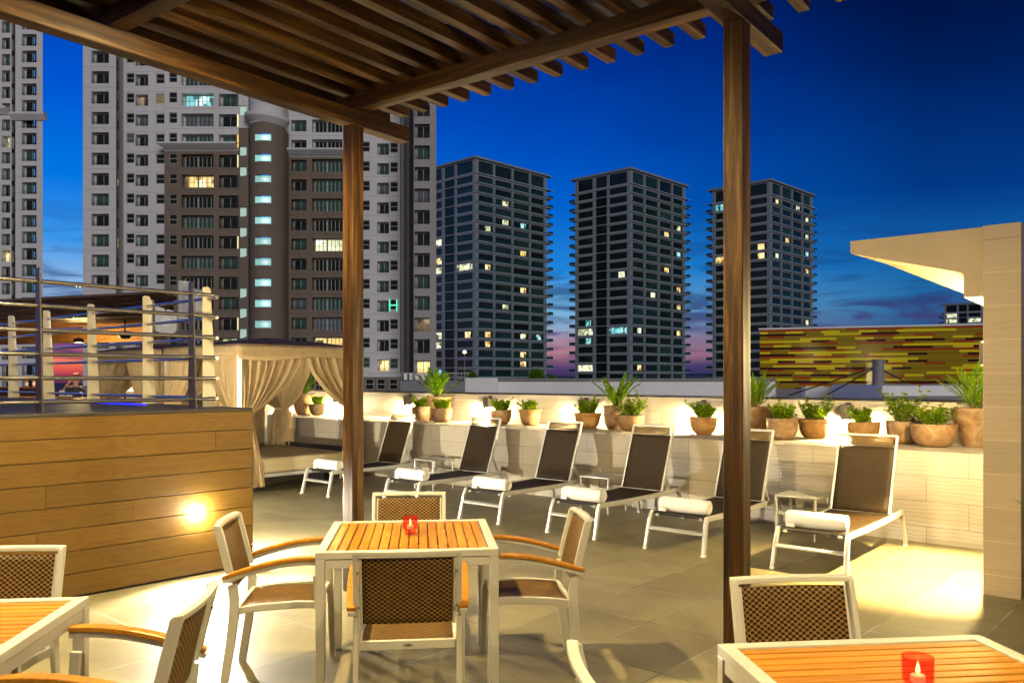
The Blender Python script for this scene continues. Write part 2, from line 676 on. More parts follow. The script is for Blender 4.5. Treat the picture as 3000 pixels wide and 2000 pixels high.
    # the opposite horizon: dull pink-grey afterglow over the city
    back = ramp(mth('MULTIPLY', dz, 1.0), [(0, (.20, .165, .16, 1)), (.25, (.20, .17, .19, 1)), (.6, (.05, .07, .14, 1)), (1, (.012, .03, .10, 1))])
    sky = mix(rng(sf, .15, -.45), sky, back)
    sky = mix(rng(dz, .0, -.05), sky, (.035, .03, .03, 1))
    bg = N('Background')
    L(sky, bg.inputs[0])
    bg.inputs[1].default_value = 1.0
    ou = N('OutputWorld')
    L(bg.outputs[0], ou.inputs[0])


build_world()
# last light of the afterglow behind the photographer: weak, broad
sd = bpy.data.lights.new('afterglow', 'SUN')
sd.energy = AFTERGLOW
sd.angle = math.radians(22)
sd.color = (1, .95, .93)
so = bpy.data.objects.new('afterglow', sd)
COL.objects.link(so)
to_sun = view(.32, -.95) * 1.0
to_sun.z = math.tan(math.radians(13))
so.rotation_euler = to_sun.to_track_quat('Z', 'Y').to_euler()

# ------------------------------------------------------------------ shared materials
M_FLOOR = mat_floor()
M_WTILE = mat_walltile('ridged_cream_tile', (.47, .41, .32), (.56, .50, .40))
M_PTILE = mat_walltile('pillar_tile', (.36, .275, .175), (.43, .335, .22), 40.0, 0.0, 1.5, .2)
M_TIMBER = timber('pergola_timber', (.010, .0036, .0006), (.037, .0145, .0024), (.155, .078, .020))
M_BARWOOD = timber('bar_timber', (.10, .04, .012), (.20, .09, .03), (.30, .15, .05))
M_PLANK = mat_planks()
M_TEAK = timber('teak', (.31, .118, .008), (.42, .178, .014), (.50, .23, .026), rough=.32, axis_scale=(3, 55, 55), bump=.12, island=True)
M_ALU = painted('powder_coated_aluminium', (.50, .475, .41), .34, 0.0, .05, 4)
M_ALU2 = painted('brushed_lounger_aluminium', (.56, .55, .50), .36, .35, .06, 9)
M_STEEL = painted('stainless_rail', (.55, .53, .52), .22, .95, .06, 3)
M_PLATE = painted('brushed_steel_post', (.62, .57, .47), .42, .1, .12, 5)
M_SLING = mat_sling('woven_sling', (.205, .112, .030), (.009, .004, .002), .027, .0205)
M_SEAT = M_SLING
M_LSLING = mat_sling('lounger_sling', (.046, .027, .009), (.005, .0035, .002), .021, .017, .84)
M_SHEER = mat_sling('sheer_head_band', (.20, .13, .05), (.05, .03, .012), .021, .017, .66)
M_POT = mat_terracotta()
M_SOIL = painted('pot_soil', (.06, .04, .025), .9, 0, .3, 40)
M_PEBBLE = painted('pale_pebble', (.55, .48, .38), .7, 0, .25, 15)
M_LEAF = mat_leaf('shrub_leaf', (.08, .20, .003), (.24, .42, .004), (.52, .60, .012))
M_PALM = mat_leaf('palm_leaf', (.06, .19, .004), (.20, .40, .005), (.44, .56, .014))
M_STEM = painted('stem', (.16, .12, .05), .8, 0, .2, 20)
M_TOWEL = mat_cloth('terry_towel', (.74, .71, .65), (.80, .77, .71), 0, 14, 260)
M_CURTAIN = mat_cloth('curtain_canvas', (.36, .25, .115), (.45, .325, .165), .36)
M_CANVAS = mat_cloth('dark_canvas_roof', (.075, .045, .04), (.13, .08, .07), 0)
M_MATTRESS = mat_cloth('daybed_fabric', (.42, .34, .19), (.50, .41, .25), 0, 3)
M_BLACK = painted('black_metal', (.02, .018, .018), .4, .2, .2, 8)
M_WHITE = painted('white_plastic', (.72, .69, .63), .45, 0, .04, 4)
M_SHADEDST = painted('shaded_steel_post', (.10, .092, .10), .35, .6, .12, 5)  # darker copy of the post steel: shade on the near posts put into colour
M_DARKDECK = painted('dark_deck_stone', (.03, .025, .024), .55, 0, .3, 3)
M_STUCCO = painted('canopy_stucco', (.44, .34, .205), .85, 0, .10, 2.2)
M_PARAPET = painted('white_parapet_paint', (.86, .87, .88), .7, 0, .06, .5)
M_GREYROOF = painted('grey_membrane', (.22, .22, .23), .6, 0, .12, .4)
M_ROOFPOLY = Mat('clouded_roof_sheet', .15, (.16, .17, .18))
_t = M_ROOFPOLY.n('BsdfTransparent'); _x = M_ROOFPOLY.n('MixShader')
_t.inputs[0].default_value = (.75, .78, .8, 1)
_x.inputs[0].default_value = .72
M_ROOFPOLY.lk(_t.outputs[0], _x.inputs[1]); M_ROOFPOLY.lk(M_ROOFPOLY.b.outputs[0], _x.inputs[2]); M_ROOFPOLY.lk(_x.outputs[0], M_ROOFPOLY.out.inputs['Surface'])
M_ROOFPOLY = M_ROOFPOLY.m
WARM = (1.0, .72, .28)
M_BULB = mat_glow('lit_lamp', (1.0, .79, .40), BULB)
M_FLAME = mat_glow('candle_flame', (1.0, .62, .18), 14)
M_WAX = Mat('candle_wax', .4, (.85, .7, .5)); M_WAX.emit((1, .55, .25), .7); M_WAX = M_WAX.m
g = Mat('red_glass', .04, (.75, .05, .045))
_t = g.n('BsdfTransparent'); _x = g.n('MixShader')
_t.inputs[0].default_value = (1, .66, .62, 1)
_x.inputs[0].default_value = .14
g.lk(_t.outputs[0], _x.inputs[1]); g.lk(g.b.outputs[0], _x.inputs[2]); g.lk(_x.outputs[0], g.out.inputs['Surface'])
M_REDGLASS = g.m
M_SCONCE = painted('sconce_grey', (.12, .105, .08), .5, 0, .06, 6)


def lamp(kind, name, loc, power, col=WARM, radius=.03, target=None, angle=None, blend=.4):
    d = bpy.data.lights.new(name, kind)
    d.energy = power
    d.color = col
    d.shadow_soft_size = radius
    if kind == 'SPOT':
        d.spot_size = math.radians(angle)
        d.spot_blend = blend
    o = bpy.data.objects.new(name, d)
    COL.objects.link(o)
    o.location = loc
    if target is not None:
        o.rotation_euler = (Vector(loc) - Vector(target)).to_track_quat('Z', 'Y').to_euler()
    return o


# ------------------------------------------------------------------ terrace: floor, rear wall with ledge
f = MB().box(-30, 9, -9, 8.70, -.35, 0).obj('terrace_floor', M_FLOOR)
tag(f, kind='structure')
LZ, WTOP, WY0, WY1 = .880, 1.338, 8.661, 9.861
wall = thing('ledge_wall', 'long low wall of ridged cream tiles with a deep planter ledge, behind the sun loungers', 'wall', (0, 0, 0))
MB().box(-26, 2.5, WY0, WY0 + .35, 0, LZ - .022).obj('lower_wall', M_WTILE, wall)
lm = MB()
x = -26.0
while x < 2.5:
    lm.box(x + .0015, min(x + .74, 2.5) - .0015, WY0 - .006, WY1, LZ - .022, LZ)
    x += .74
lm.obj('ledge', M_WTILE, wall, bevel=.003)
MB().box(-26, 2.5, WY1, WY1 + .22, -.2, WTOP - .012).obj('upper_wall', M_WTILE, wall)
MB().box(-26, 2.5, WY1 - .012, WY1 + .25, WTOP - .012, WTOP + .012).obj('coping', M_BLACK, wall, bevel=.004)  # coping coloured black: its unlit edge is put into the colour

# wall sconces: body, bracket, lit bulb under the body
SC = [(-15.3, 'farthest cream box wall lamp, behind the cabana'), (-13.34, 'cream box wall lamp behind the left pergola post, beside a palm pot'),
      (-11.25, 'cream box wall lamp left of the two bowls and big palm pot'), (-9.29, 'cream box wall lamp left of a pair of bowls with clipped shrubs'),
      (-7.35, 'cream box wall lamp half hidden by a rimmed shrub bowl'), (-5.43, 'cream box wall lamp above the lone round bowl beside the right pergola post'),
      (-3.55, 'cream box wall lamp nearest the tiled pillar, above the last lounger')]
proto = thing('wall_lamp', '', 'lamp', (0, 0, 0))
MB().box(-.056, .056, -.13, -.03, -.09, .09).obj('lamp_housing', M_SCONCE, proto, bevel=.004)
MB().box(-.03, .03, -.03, .0, -.05, .11).obj('bracket', M_BLACK, proto, bevel=.003)
bm = MB().ball((0, -.080, -.098), .026, 10, 6)
bm.obj('bulb', M_BULB, proto, smooth=True)
for i, (x, lab) in enumerate(SC):
    place(proto, i == 0, (x, WY1, 1.192), 0, lab, 'lamps along the tiled wall')

# ------------------------------------------------------------------ tiled pillar, cantilevered canopy, pillar lamp
p0 = view(3.46, 6.12)
pil = thing('tiled_pillar', 'tall tile clad pillar in tan ridged tiles at the end of the terrace', 'pillar', (p0.x, p0.y, 0))
MB().box(0, .245, 0, .75, 0, 2.60).obj('tile_cladding', M_PTILE, pil, bevel=.004)
MB().box(0, .245, 0, .75, 2.602, 2.705).obj('pillar_cap', M_PTILE, pil, bevel=.004)
can = MB()
F_ = [(-.002, 2.19), (-.136, 2.19), (-.136, 2.372), (-.97, 2.602), (-.97, 2.702), (-.002, 2.702)]
B_ = [(-.002, 2.150), (-.136, 2.165), (-.137, 2.205), (-.92, 2.588), (-.92, 2.702), (-.002, 2.702)]
cvs = [(x, .03, z) for x, z in F_] + [(x, .66, z) for x, z in B_]
can.add(cvs, [tuple(range(6)), tuple(reversed(range(6, 12)))] + [(i, 6 + i, 6 + (i + 1) % 6, (i + 1) % 6) for i in range(6)])
o = can.obj('concrete_canopy', M_STUCCO, None, bevel=.003, loc=(p0.x, p0.y, 0))
tag(o, 'tapering sand coloured concrete canopy cantilevered from the tiled pillar, softly lit from below', 'canopy')
pl = thing('wall_lamp.100', 'cream box wall lamp on the hidden side of the tiled pillar', 'lamp', (p0.x, p0.y + .48, 1.78), math.radians(-90), 'lamps along the tiled wall')
pl.name = 'pillar_lamp'
MB().box(-.056, .056, -.12, -.025, -.09, .09).obj('lamp_housing', M_SCONCE, pl, bevel=.004)
MB().box(-.03, .03, -.03, .0, -.05, .11).obj('bracket', M_BLACK, pl, bevel=.003)
MB().ball((0, -.072, -.098), .024, 10, 6).obj('bulb', M_BULB, pl, smooth=True)
lamp('SPOT', 'pillar_lamp_down', (p0.x - .085, p0.y + .48, 1.65), PILLAR, target=(p0.x - .42, p0.y + .38, 0), angle=80, blend=.55, radius=.03)
lamp('POINT', 'pillar_lamp_glow', (p0.x - .085, p0.y + .48, 1.90), PILLARUP, radius=.03)

# unseen walls added behind and beside the photographer to keep the afterglow off the terrace
hz = MB()
hz.box(-16, 9.4, -9.4, -9.0, -3, 5.5)
hz.box(9.0, 9.4, -9.0, 9, -3, 5.5)
hw = hz.obj('light_blocking_wall', M_WTILE)
tag(hw, 'unseen cream wall added behind the photographer to shade the terrace', 'building')

# ------------------------------------------------------------------ pergola
PA = math.radians(41.84) - math.atan2(.608, .794)
pg0 = view(-1.187, 6.227)
perg = thing('pergola', 'dark stained timber pergola with close rafters and two square posts over the dining tables', 'pergola', (pg0.x, pg0.y, 0), PA)


def timber_part(name, p, q, w, h, parent=perg, mat=None, bev=.006):
    """a squared timber from p to q (centre of its underside), length along its own x axis"""
    p, q = Vector(p), Vector(q)
    d = q - p
    m = MB().box(0, d.length, -w / 2, w / 2, 0, h)
    o = m.obj(name, mat or M_TIMBER, parent, bevel=bev)
    o.location = p
    o.rotation_euler = d.to_track_quat('X', 'Z').to_euler()
    return o


def post_part(x, y):
    o = MB().box(0, 3.462, -.055, .055, -.055, .055).obj('post', M_TIMBER, perg, bevel=.006)
    o.location = (x, y, 0)
    o.rotation_euler = (0, math.radians(-90), 0)


for x in (0, 2.994, 5.988):
    timber_part('beam', (x, -8.2, 3.462), (x, .545, 3.462), .112, .115)
for x, y in ((0, 0), (2.994, 0), (5.988, 0), (0, -5.45), (2.994, -7.3)):
    post_part(x, y)
for y in (.035, -1.815, -3.665, -5.515, -7.3):
    timber_part('beam', (-.25, y, 3.579), (6.4, y, 3.579), .11, .11)
for k in range(-16, 17):
    x = 2.994 - .007 - .012 - .213 * k + .035 * -1
    if x < -.35 or x > 6.4: continue
    timber_part('rafter', (x, -8.1, 3.691), (x, .60, 3.691), .07, .083, bev=.005)
MB().box(-.4, 6.4, -8.1, .50, 3.777, 3.783).obj('roof_sheet', M_ROOFPOLY, perg)
# pergola spotlights
SP = [(.917, -1.70, 'black cylindrical spotlight under the rafters above the middle table'),
      (5.15, -2.55, 'black cylindrical spotlight under the rafters above the right hand table'),
      (.70, -4.4, 'black cylindrical spotlight under the rafters above the left hand table')]
sproto = thing('spotlight', '', 'spotlight')
sm = MB().tube([(0, 0, .0), (0, 0, .11)], .045, 14)
sm.obj('lamp_housing', M_BLACK, sproto)
MB().tube([(0, 0, -.004), (0, 0, .0)], .034, 14).obj('lens', M_BULB, sproto)
RP = Matrix.Rotation(PA, 3, 'Z')
for i, (x, y, lab) in enumerate(SP):
    w = RP @ Vector((x, y, 0)) + pg0
    place(sproto, i == 0, (w.x, w.y, 3.579), PA, lab, 'spotlights under the pergola')
    lamp('SPOT', 'spotlight_beam', (w.x, w.y, 3.565), SPOTS[i], col=(1, .76, .32), target=(w.x, w.y, 0), angle=172, blend=.25, radius=.035)

# ------------------------------------------------------------------ dining tables and armchairs
TYAW = math.radians(6.2) + YAW


def make_table():
    t = thing('dining_table', '', 'table')
    s, H = .446, .74
    for sx in (-1, 1):
        for sy in (-1, 1):
            x, y = sx * (s - .0225), sy * (s - .0225)
            MB().box(x - .0225, x + .0225, y - .0225, y + .0225, 0, H - .034).obj('leg', M_ALU, t, bevel=.003)
    fr = MB()
    z0, z1, b = H - .032, H + .002, .046
    fr.box(-s, s, -s, -s + b, z0, z1); fr.box(-s, s, s - b, s, z0, z1)
    fr.box(-s, -s + b, -s + b, s - b, z0, z1); fr.box(s - b, s, -s + b, s - b, z0, z1)
    fr.obj('table_frame', M_ALU, t, bevel=.0025)
    ap = MB()
    a = s - .006
    for q in (-1, 1):
        ap.box(-a + .04, a - .04, q * a - (.024 if q > 0 else 0), q * a + (.024 if q < 0 else 0), H - .078, H - .036)
        ap.box(q * a - (.024 if q > 0 else 0), q * a + (.024 if q < 0 else 0), -a + .04, a - .04, H - .078, H - .036)
    ap.obj('apron', M_ALU, t, bevel=.002)
    sl = MB()
    n, w = 16, 2 * (s - b) - .004
    p = w / n
    for i in range(n):
        y = -w / 2 + p * i
        sl.box(-s + b + .002, s - b - .002, y + .0035, y + p - .0035, H - .022, H - .002)
    o = sl.obj('slatted_top', M_TEAK, t, bevel=.003)
    o.rotation_euler = (0, 0, math.radians(90))
    un = MB()
    for x in (-.2, .2):
        un.box(-s + b, s - b, x - .012, x + .012, H - .045, H - .024)
    un.obj('support_bar', M_ALU, t)
    return t


tp = make_table()
TABLES = [((-.557, 4.52), 0, 'square teak slatted dining table in the middle, four armchairs round it'),
          ((-2.033, 2.735), 90, 'teak slatted dining table cut by the left edge, beside the plank wall'),
          ((1.145, 2.255), 90, 'near teak slatted dining table at the lower right, with a lit candle near its middle')]
for i, ((X, Y), r, lab) in enumerate(TABLES):
    w = view(X, Y)
    place(tp, i == 0, (w.x, w.y, 0), TYAW + math.radians(r), lab, 'slatted dining tables')


def make_chair():
    """faces +y; seat centre at the origin; back top at y=-.285"""
    c = thing('armchair', '', 'armchair')
    hw = .226
    back = lambda z: -.208 - .0 - (max(0, z - .5) * .235) - .02 * max(0, z - .66)
    for s in (-1, 1):
        x = s * hw
        # rear leg, bowed backwards to the floor
        pts = [(x, -.262, 0), (x, -.248, .10), (x, -.226, .24), (x, -.210, .38), (x, -.207, .47), (x, back(.54), .54)]
        MB().sweep(pts, (1, 0, 0), .022, [.040, .043, .046, .048, .048, .046]).obj('leg', M_ALU, c, bevel=.004)
        # front leg rises to carry the arm
        xo = s * .262
        pts = [(xo, .232, 0), (xo, .226, .2), (xo, .216, .42), (xo, .205, .585)]
        MB().sweep(pts, (1, 0, 0), .026, [.030, .034, .036, .036]).obj('leg', M_ALU, c, bevel=.004)
        # arm: metal carrier with a teak strip on it
        av = lambda t: (s * (.262 - .018 * (1 - t)), -.262 + t * .488, .560 + .088 * math.sin(t * 1.75) / math.sin(1.75))
        apts = [av(i / 9) for i in range(10)]
        MB().sweep(apts, (1, 0, 0), .030, .020).obj('arm_rail', M_ALU, c, bevel=.003)
        tpts = [(x_, y_, z_ + .0215) for x_, y_, z_ in apts]
        w = [.040, .046, .050, .052, .052, .052, .051, .050, .048, .044]
        MB().sweep(tpts, (1, 0, 0), w, .020).obj('armrest', M_TEAK, c, bevel=.004)
    # back frame: two uprights and a bowed top rail, rounded shoulders
    fr = MB()
    zt = .832
    for s in (-1, 1):
        x = s * hw
        pts = [(x, back(z), z) for z in (.552, .62, .70, .77, .829)]
        fr.sweep(pts, (1, 0, 0), .022, .040)
    N = 12
    path = []
    for i in range(N + 1):
        t = -1 + 2 * i / N
        path.append((t * (hw + .011), back(zt) - .022 * (1 - t * t), zt))
    tv = []
    fs = []
    for i, (x, y, z) in enumerate(path):
        tv += [(x, y - .018, z - .010), (x, y + .018, z - .013), (x, y + .014, z + .007), (x, y - .020, z + .010)]
    for i in range(N):
        for j in range(4):
            k = (j + 1) % 4
            fs.append((4 * i + j, 4 * i + k, 4 * i + 4 + k, 4 * i + 4 + j))
    fs += [(3, 2, 1, 0), tuple(4 * N + j for j in range(4))]
    fr.add(tv, fs)
    fr.obj('back_frame', M_ALU, c, bevel=.004)
    # sling bars and woven back
    for s in (-1, 1):
        x = s * (hw - .022)
        pts = [(x, back(z) - .004, z) for z in (.50, .58, .66, .74, .808)]
        MB().tube(pts, .0068, 8).obj('sling_bar', M_ALU, c, smooth=True)
    R, Cn = 10, 12
    g = []
    for i in range(R + 1):
        z = .503 + (.806 - .503) * i / R
        g.append([((-1 + 2 * j / Cn) * (hw - .026), back(z) - .002 - .020 * (1 - (-1 + 2 * j / Cn) ** 2) * (.55 + .45 * i / R), z) for j in range(Cn + 1)])
    b = MB().sheet(g, (2 * (hw - .026)) / Cn, .310 / R).obj('backrest', M_SLING, c, smooth=True)
    sol = b.modifiers.new('thick', 'SOLIDIFY'); sol.thickness = .003
    # bolts on the uprights
    for s in (-1, 1):
        for z in (.585, .745):
            MB().tube([(s * (hw - .012), back(z) - .019, z), (s * (hw - .012), back(z) - .026, z)], .006, 10).obj('bolt', M_STEEL, c)
    # seat frame and woven seat
    sf = MB()
    hs = hw - .012
    for s in (-1, 1):
        pts = [(s * hs, -.186, .405), (s * hs, -.06, .420), (s * hs, .10, .428), (s * hs, .205, .425)]
        sf.sweep(pts, (1, 0, 0), .022, .036)
    sf.sweep([(-hs, -.196, .403), (hs, -.196, .403)], (0, 1, 0), .022, .040)
    sf.sweep([(-hs - .03, .206, .418), (hs + .03, .206, .418)], (0, 1, 0), .022, .030)
    sf.obj('seat_frame', M_ALU, c, bevel=.003)
    bd = MB()
    bd.tube([(-.001, -.2072, .403), (-.001, -.2092, .403)], .012, 18)
    bv = [(v[0] * 1.75, v[1], .403 + (v[2] - .403) * .62) for v in bd.v]
    bd.v = bv
    for s in (-1, 1):     # two mirrored loops on the oval plate
        for zc in (.4058, .4002):
            bd.tube([(s * .0015 + s * .0035 * math.sin(a), -.2096, zc + .0028 * math.cos(a)) for a in [math.pi * k / 6 for k in range(7)]], .0006, 4)
    bd.obj('badge', M_STEEL, c)
    g = []
    for i in range(9):
        y = -.180 + .372 * i / 8
        zc = .423 + .010 * math.sin(math.pi * (i / 8) * .8)
        g.append([((-1 + 2 * j / 10) * (hs - .016), y, zc - .012 * (1 - (-1 + 2 * j / 10) ** 2)) for j in range(11)])
    st = MB().sheet(g, 2 * (hs - .016) / 10, .372 / 8).obj('seat', M_SEAT, c, smooth=True)
    sol = st.modifiers.new('thick', 'SOLIDIFY'); sol.thickness = .003
    return c


cp = make_chair()
# back-top centre (X,Y) as seen from the camera, facing angle relative to the middle table's far side
CH = [((-.452, 3.606), 0, 'white framed armchair with its woven back turned to the viewer, before the middle table', 'armchairs'),
      ((-1.525, 4.44), -90, 'armchair at the plank wall side of the middle table, facing the table in profile', 'armchairs'),
      ((.388, 4.613), 90, 'armchair at the lounger side of the middle table, facing left in profile', 'armchairs'),
      ((-.674, 5.46), 180, 'armchair behind the middle table, only the top of its back showing past the candle', 'armchairs'),
      ((-2.225, 3.69), 180, 'armchair tucked in behind the left table, in front of the plank wall', 'armchairs'),
      ((-1.067, 2.847), 90, 'armchair at the near left seen obliquely from behind, one teak arm over the pale floor', 'armchairs'),
      ((1.05, 3.14), 180, 'armchair behind the near right table with its broad woven back in front of the post', 'armchairs'),
      ((.190, 2.142), -90, 'armchair barely in view, only the corner of its curved white back rail showing', 'armchairs')]
for i, ((X, Y), r, lab, gr) in enumerate(CH):
    a = TYAW + math.radians(r)
    fwd = Vector((-math.sin(a), math.cos(a), 0))
    w = view(X, Y) + fwd * .300
    place(cp, i == 0, (w.x, w.y, 0), a, lab, 'white framed armchairs')


def make_candle():
    c = thing('candle_holder', '', 'candle holder')
    pr = [(.001, .0), (.027, .0), (.030, .004), (.028, .016), (.034, .022), (.040, .030), (.041, .095), (.0385, .095), (.0375, .034), (.030, .026), (.001, .024)]
    MB().lathe(pr, 28).obj('glass', M_REDGLASS, c, smooth=True)
    MB().lathe([(.001, .027), (.019, .027), (.019, .044), (.016, .046), (.001, .045)], 18).obj('candle', M_WAX, c, smooth=True)
    MB().lathe([(.0005, .046), (.0052, .053), (.0058, .058), (.0036, .069), (.0004, .081)], 10).obj('flame', M_FLAME, c, smooth=True)
    return c


kp = make_candle()
for i, ((X, Y), lab) in enumerate([((-.553, 4.53), 'red glass candle holder with a lit tea light on the middle table'),
                                  ((1.094, 2.245), 'larger looking red glass candle holder with a flame on the near right table')]):
    w = view(X, Y)
    place(kp, i == 0, (w.x, w.y, .7425), .4, lab, 'red candle holders')
    if i: kp.scale = (1, 1, 1)

# ------------------------------------------------------------------ sun loungers, towels, side tables


def make_lounger():
    L = thing('sun_lounger', '', 'sun lounger')
    hw, z = .285, .322
    R = .019
    for s in (-1, 1):
        x = s * hw
        MB().sweep([(x, .075, z), (x, .5, z - .006), (x, 1.0, z - .006), (x, 1.3, z), (x, 1.60, z + .012)], (1, 0, 0), .028, .050).obj('side_rail', M_ALU2, L, bevel=.008)
        MB().sweep([(x, .085, z + .012), (x + s * .004, .055, z - .05), (x + s * .014, -.005, .02)], (1, 0, 0), .034, [.046, .040, .036]).obj('leg', M_ALU2, L, bevel=.006)
        MB().sweep([(x, 1.575, z + .022), (x, 1.625, z - .03), (x + s * .008, 1.70, .02)], (1, 0, 0), .034, [.044, .038, .034]).obj('leg', M_ALU2, L, bevel=.006)
        f = MB()
        f.box(x + s * .014 - .019, x + s * .014 + .019, -.028, .014, 0, .022)
        f.obj('foot_cap', M_WHITE, L, bevel=.003)
        f = MB()
        f.box(x + s * .008 - .018, x + s * .008 + .018, 1.682, 1.722, 0, .022)
        f.obj('foot_cap', M_WHITE, L, bevel=.003)
        # prop with notches
        pr = MB()
        pr.sweep([(s * .20, 1.415, .62), (s * .20, 1.585, z - .02)], (1, 0, 0), .010, .022)
        for k in range(4):
            t = .2 + .17 * k
            pr.box(s * .20 - .006, s * .20 + .006, 1.415 + .17 * t - .018, 1.415 + .17 * t - .004, .62 - .318 * t - .028, .62 - .318 * t - .008)
        pr.obj('prop', M_ALU2, L)
    cr = MB()
    cr.sweep([(-hw, .028, .195), (hw, .028, .195)], (0, .94, .34), .046, .018)
    cr.obj('stretcher', M_ALU2, L, bevel=.004)
    cr = MB()
    cr.tube([(-hw + .01, .10, z + .004), (hw - .01, .10, z + .004)], .016, 8)
    cr.obj('front_bar', M_BLACK, L, smooth=True)
    cr = MB()
    for s in (-1, 1):
        cr.tube([(s * .21, .085, z - .012), (s * .24, .085, z - .012)], .013, 8)
    cr.tube([(-hw, 1.50, z - .005), (hw, 1.50, z - .005)], .014, 8)
    cr.tube([(-hw, .92, z - .03), (hw, .92, z - .03)], .012, 8)
    cr.obj('cross_bar', M_ALU2, L, smooth=True)
    g = []
    n = 12
    ws = hw - .014
    for i in range(n + 1):
        y = .095 + 1.20 * i / n
        sag = .018 * math.sin(math.pi * i / n)
        g.append([((-1 + 2 * j / 8) * ws, y, z + .022 - sag - .010 * (1 - (-1 + 2 * j / 8) ** 2) * math.sin(math.pi * i / n)) for j in range(9)])
    b = MB().sheet(g, 2 * ws / 8, 1.2 / n).obj('seat', M_LSLING, L, smooth=True)
    so_ = b.modifiers.new('thick', 'SOLIDIFY'); so_.thickness = .004
    # raised back, about 70 degrees
    wb = .262
    y0, z0 = 1.295, z + .022
    dy, dz = .255, .700
    P = lambda t: (y0 + dy * t, z0 + dz * t)
    bf = MB()
    for s in (-1, 1):
        bf.sweep([(s * wb, *P(0)), (s * wb, *P(.5)), (s * wb, *P(1.0))], (1, 0, 0), .022, .032)
    bf.sweep([(-wb, *P(1.0)), (wb, *P(1.0))], (0, dy, dz), .024, .020)
    bf.sweep([(-wb, *P(.01)), (wb, *P(.01))], (0, dy, dz), .020, .016)
    bf.obj('back_frame', M_ALU2, L, bevel=.005)
    g = []
    for i in range(n + 1):
        t = .012 + .845 * i / n
        y, zz = P(t)
        g.append([((-1 + 2 * j / 8) * (wb - .012), y - .014 + .016 * (1 - (-1 + 2 * j / 8) ** 2) * math.sin(math.pi * t), zz) for j in range(9)])
    b = MB().sheet(g, 2 * wb / 8, .64 / n).obj('backrest', M_LSLING, L, smooth=True)
    so_ = b.modifiers.new('thick', 'SOLIDIFY'); so_.thickness = .003
    # folded hem band near the top
    g = []
    for i in range(2):
        t = .868 + .112 * i
        y, zz = P(t)
        g.append([((-1 + 2 * j / 8) * (wb - .03), y - .014 + .016 * (1 - (-1 + 2 * j / 8) ** 2) * math.sin(math.pi * t), zz) for j in range(9)])
    b = MB().sheet(g, 2 * wb / 8, .07).obj('headrest_band', M_SHEER, L, smooth=True)
    so_ = b.modifiers.new('thick', 'SOLIDIFY'); so_.thickness = .002
    return L


LB = [(9.53, 0, 'farthest', 'dark sling sun lounger farthest away, half behind the left pergola post next to the daybed'),
      (7.787, .5, 'second', 'second dark sling sun lounger from the daybed, warm glow across its raised back'),
      (6.43, .5, 'third', 'third sun lounger from the daybed, its towel right of the middle table'),
      (5.146, .3, 'fourth', 'fourth sun lounger from the daybed, in the open behind the profile armchair'),
      (3.962, .8, 'fifth', 'fifth sun lounger from the daybed, its back hidden by the right pergola post'),
      (2.715, 2.0, 'last', 'nearest sun lounger with a bright tan woven back, beside the lit floor')]
lp = make_lounger()
for i, (b, r, k, lab) in enumerate(LB):
    place(lp, i == 0, (-b, 6.64, 0), math.radians(r), lab, 'sun loungers along the tiled wall')


def make_towel():
    t = thing('rolled_towel', '', 'towel')
    n, m = 26, 14
    rnd = random.Random(3)
    g = MB()
    vs, fs = [], []
    r0 = .070
    for i in range(m + 1):
        x = -.245 + .49 * i / m
        for j in range(n):
            a = 2 * math.pi * j / n
            r = r0 * (1 + .025 * math.sin(2 * a + x * 7) + .012 * math.sin(5 * a + 9 * x)) - (.006 if i in (0, m) else 0)
            vs.append((x, r * math.cos(a), r * math.sin(a) * .95 + (-.006 if math.sin(a) < -.8 else 0)))
    for i in range(m):
        for j in range(n):
            k = (j + 1) % n
            fs.append((n * i + j, n * i + n + j, n * i + n + k, n * i + k))
    g.add(vs, fs)
    g.obj('terry_roll', M_TOWEL, t, smooth=True)
    # spiral ends
    for s in (-1, 1):
        e = MB()
        pts = []
        for q in range(64):
            a = q / 63 * 2 * math.pi * 3.2
            r = .012 + .052 * q / 63
            pts.append((s * (.243 - .004 * (q / 63)), r * math.cos(a), r * math.sin(a) * .95))
        e.tube(pts, .0065, 6)
        e.lathe([(.001, 0), (.064, 0)], 20)
        nv = len(e.v)
        for q in range(nv - 40, nv):
            X, Y, Z = e.v[q]
            e.v[q] = (s * .238, X, Y * .95)
        e.obj('rolled_end', M_TOWEL, t, smooth=True)
    # loose corner of the cloth
    g = []
    for i in range(5):
        x = -.235 + .02 * i
        g.append([(x, -.071 - .004 * j - .0015 * i, -.03 - .013 * j + .002 * math.sin(i)) for j in range(4)])
    b = MB().sheet(g).obj('loose_edge', M_TOWEL, t, smooth=True)
    so_ = b.modifiers.new('thick', 'SOLIDIFY'); so_.thickness = .005
    return t


wp = make_towel()
TW = ['white rolled towel on the farthest lounger, partly behind the left post', 'white rolled towel on the second lounger from the daybed',
      'white rolled towel on the third lounger, above the table\'s far right corner', 'white rolled towel on the fourth lounger, beside the profile armchair',
      'white rolled towel on the fifth lounger, just left of the right post', 'white rolled towel on the nearest lounger, right of the right post']
for i, (b, r, k, lab) in enumerate(LB):
    q = math.radians(r)
    place(wp, i == 0, (-b - math.sin(q) * .21 + random.uniform(-.015, .015), 6.64 + .205 + random.uniform(-.01, .02), .403), q + math.radians(random.uniform(-2, 3)), TW[i], 'rolled white towels')


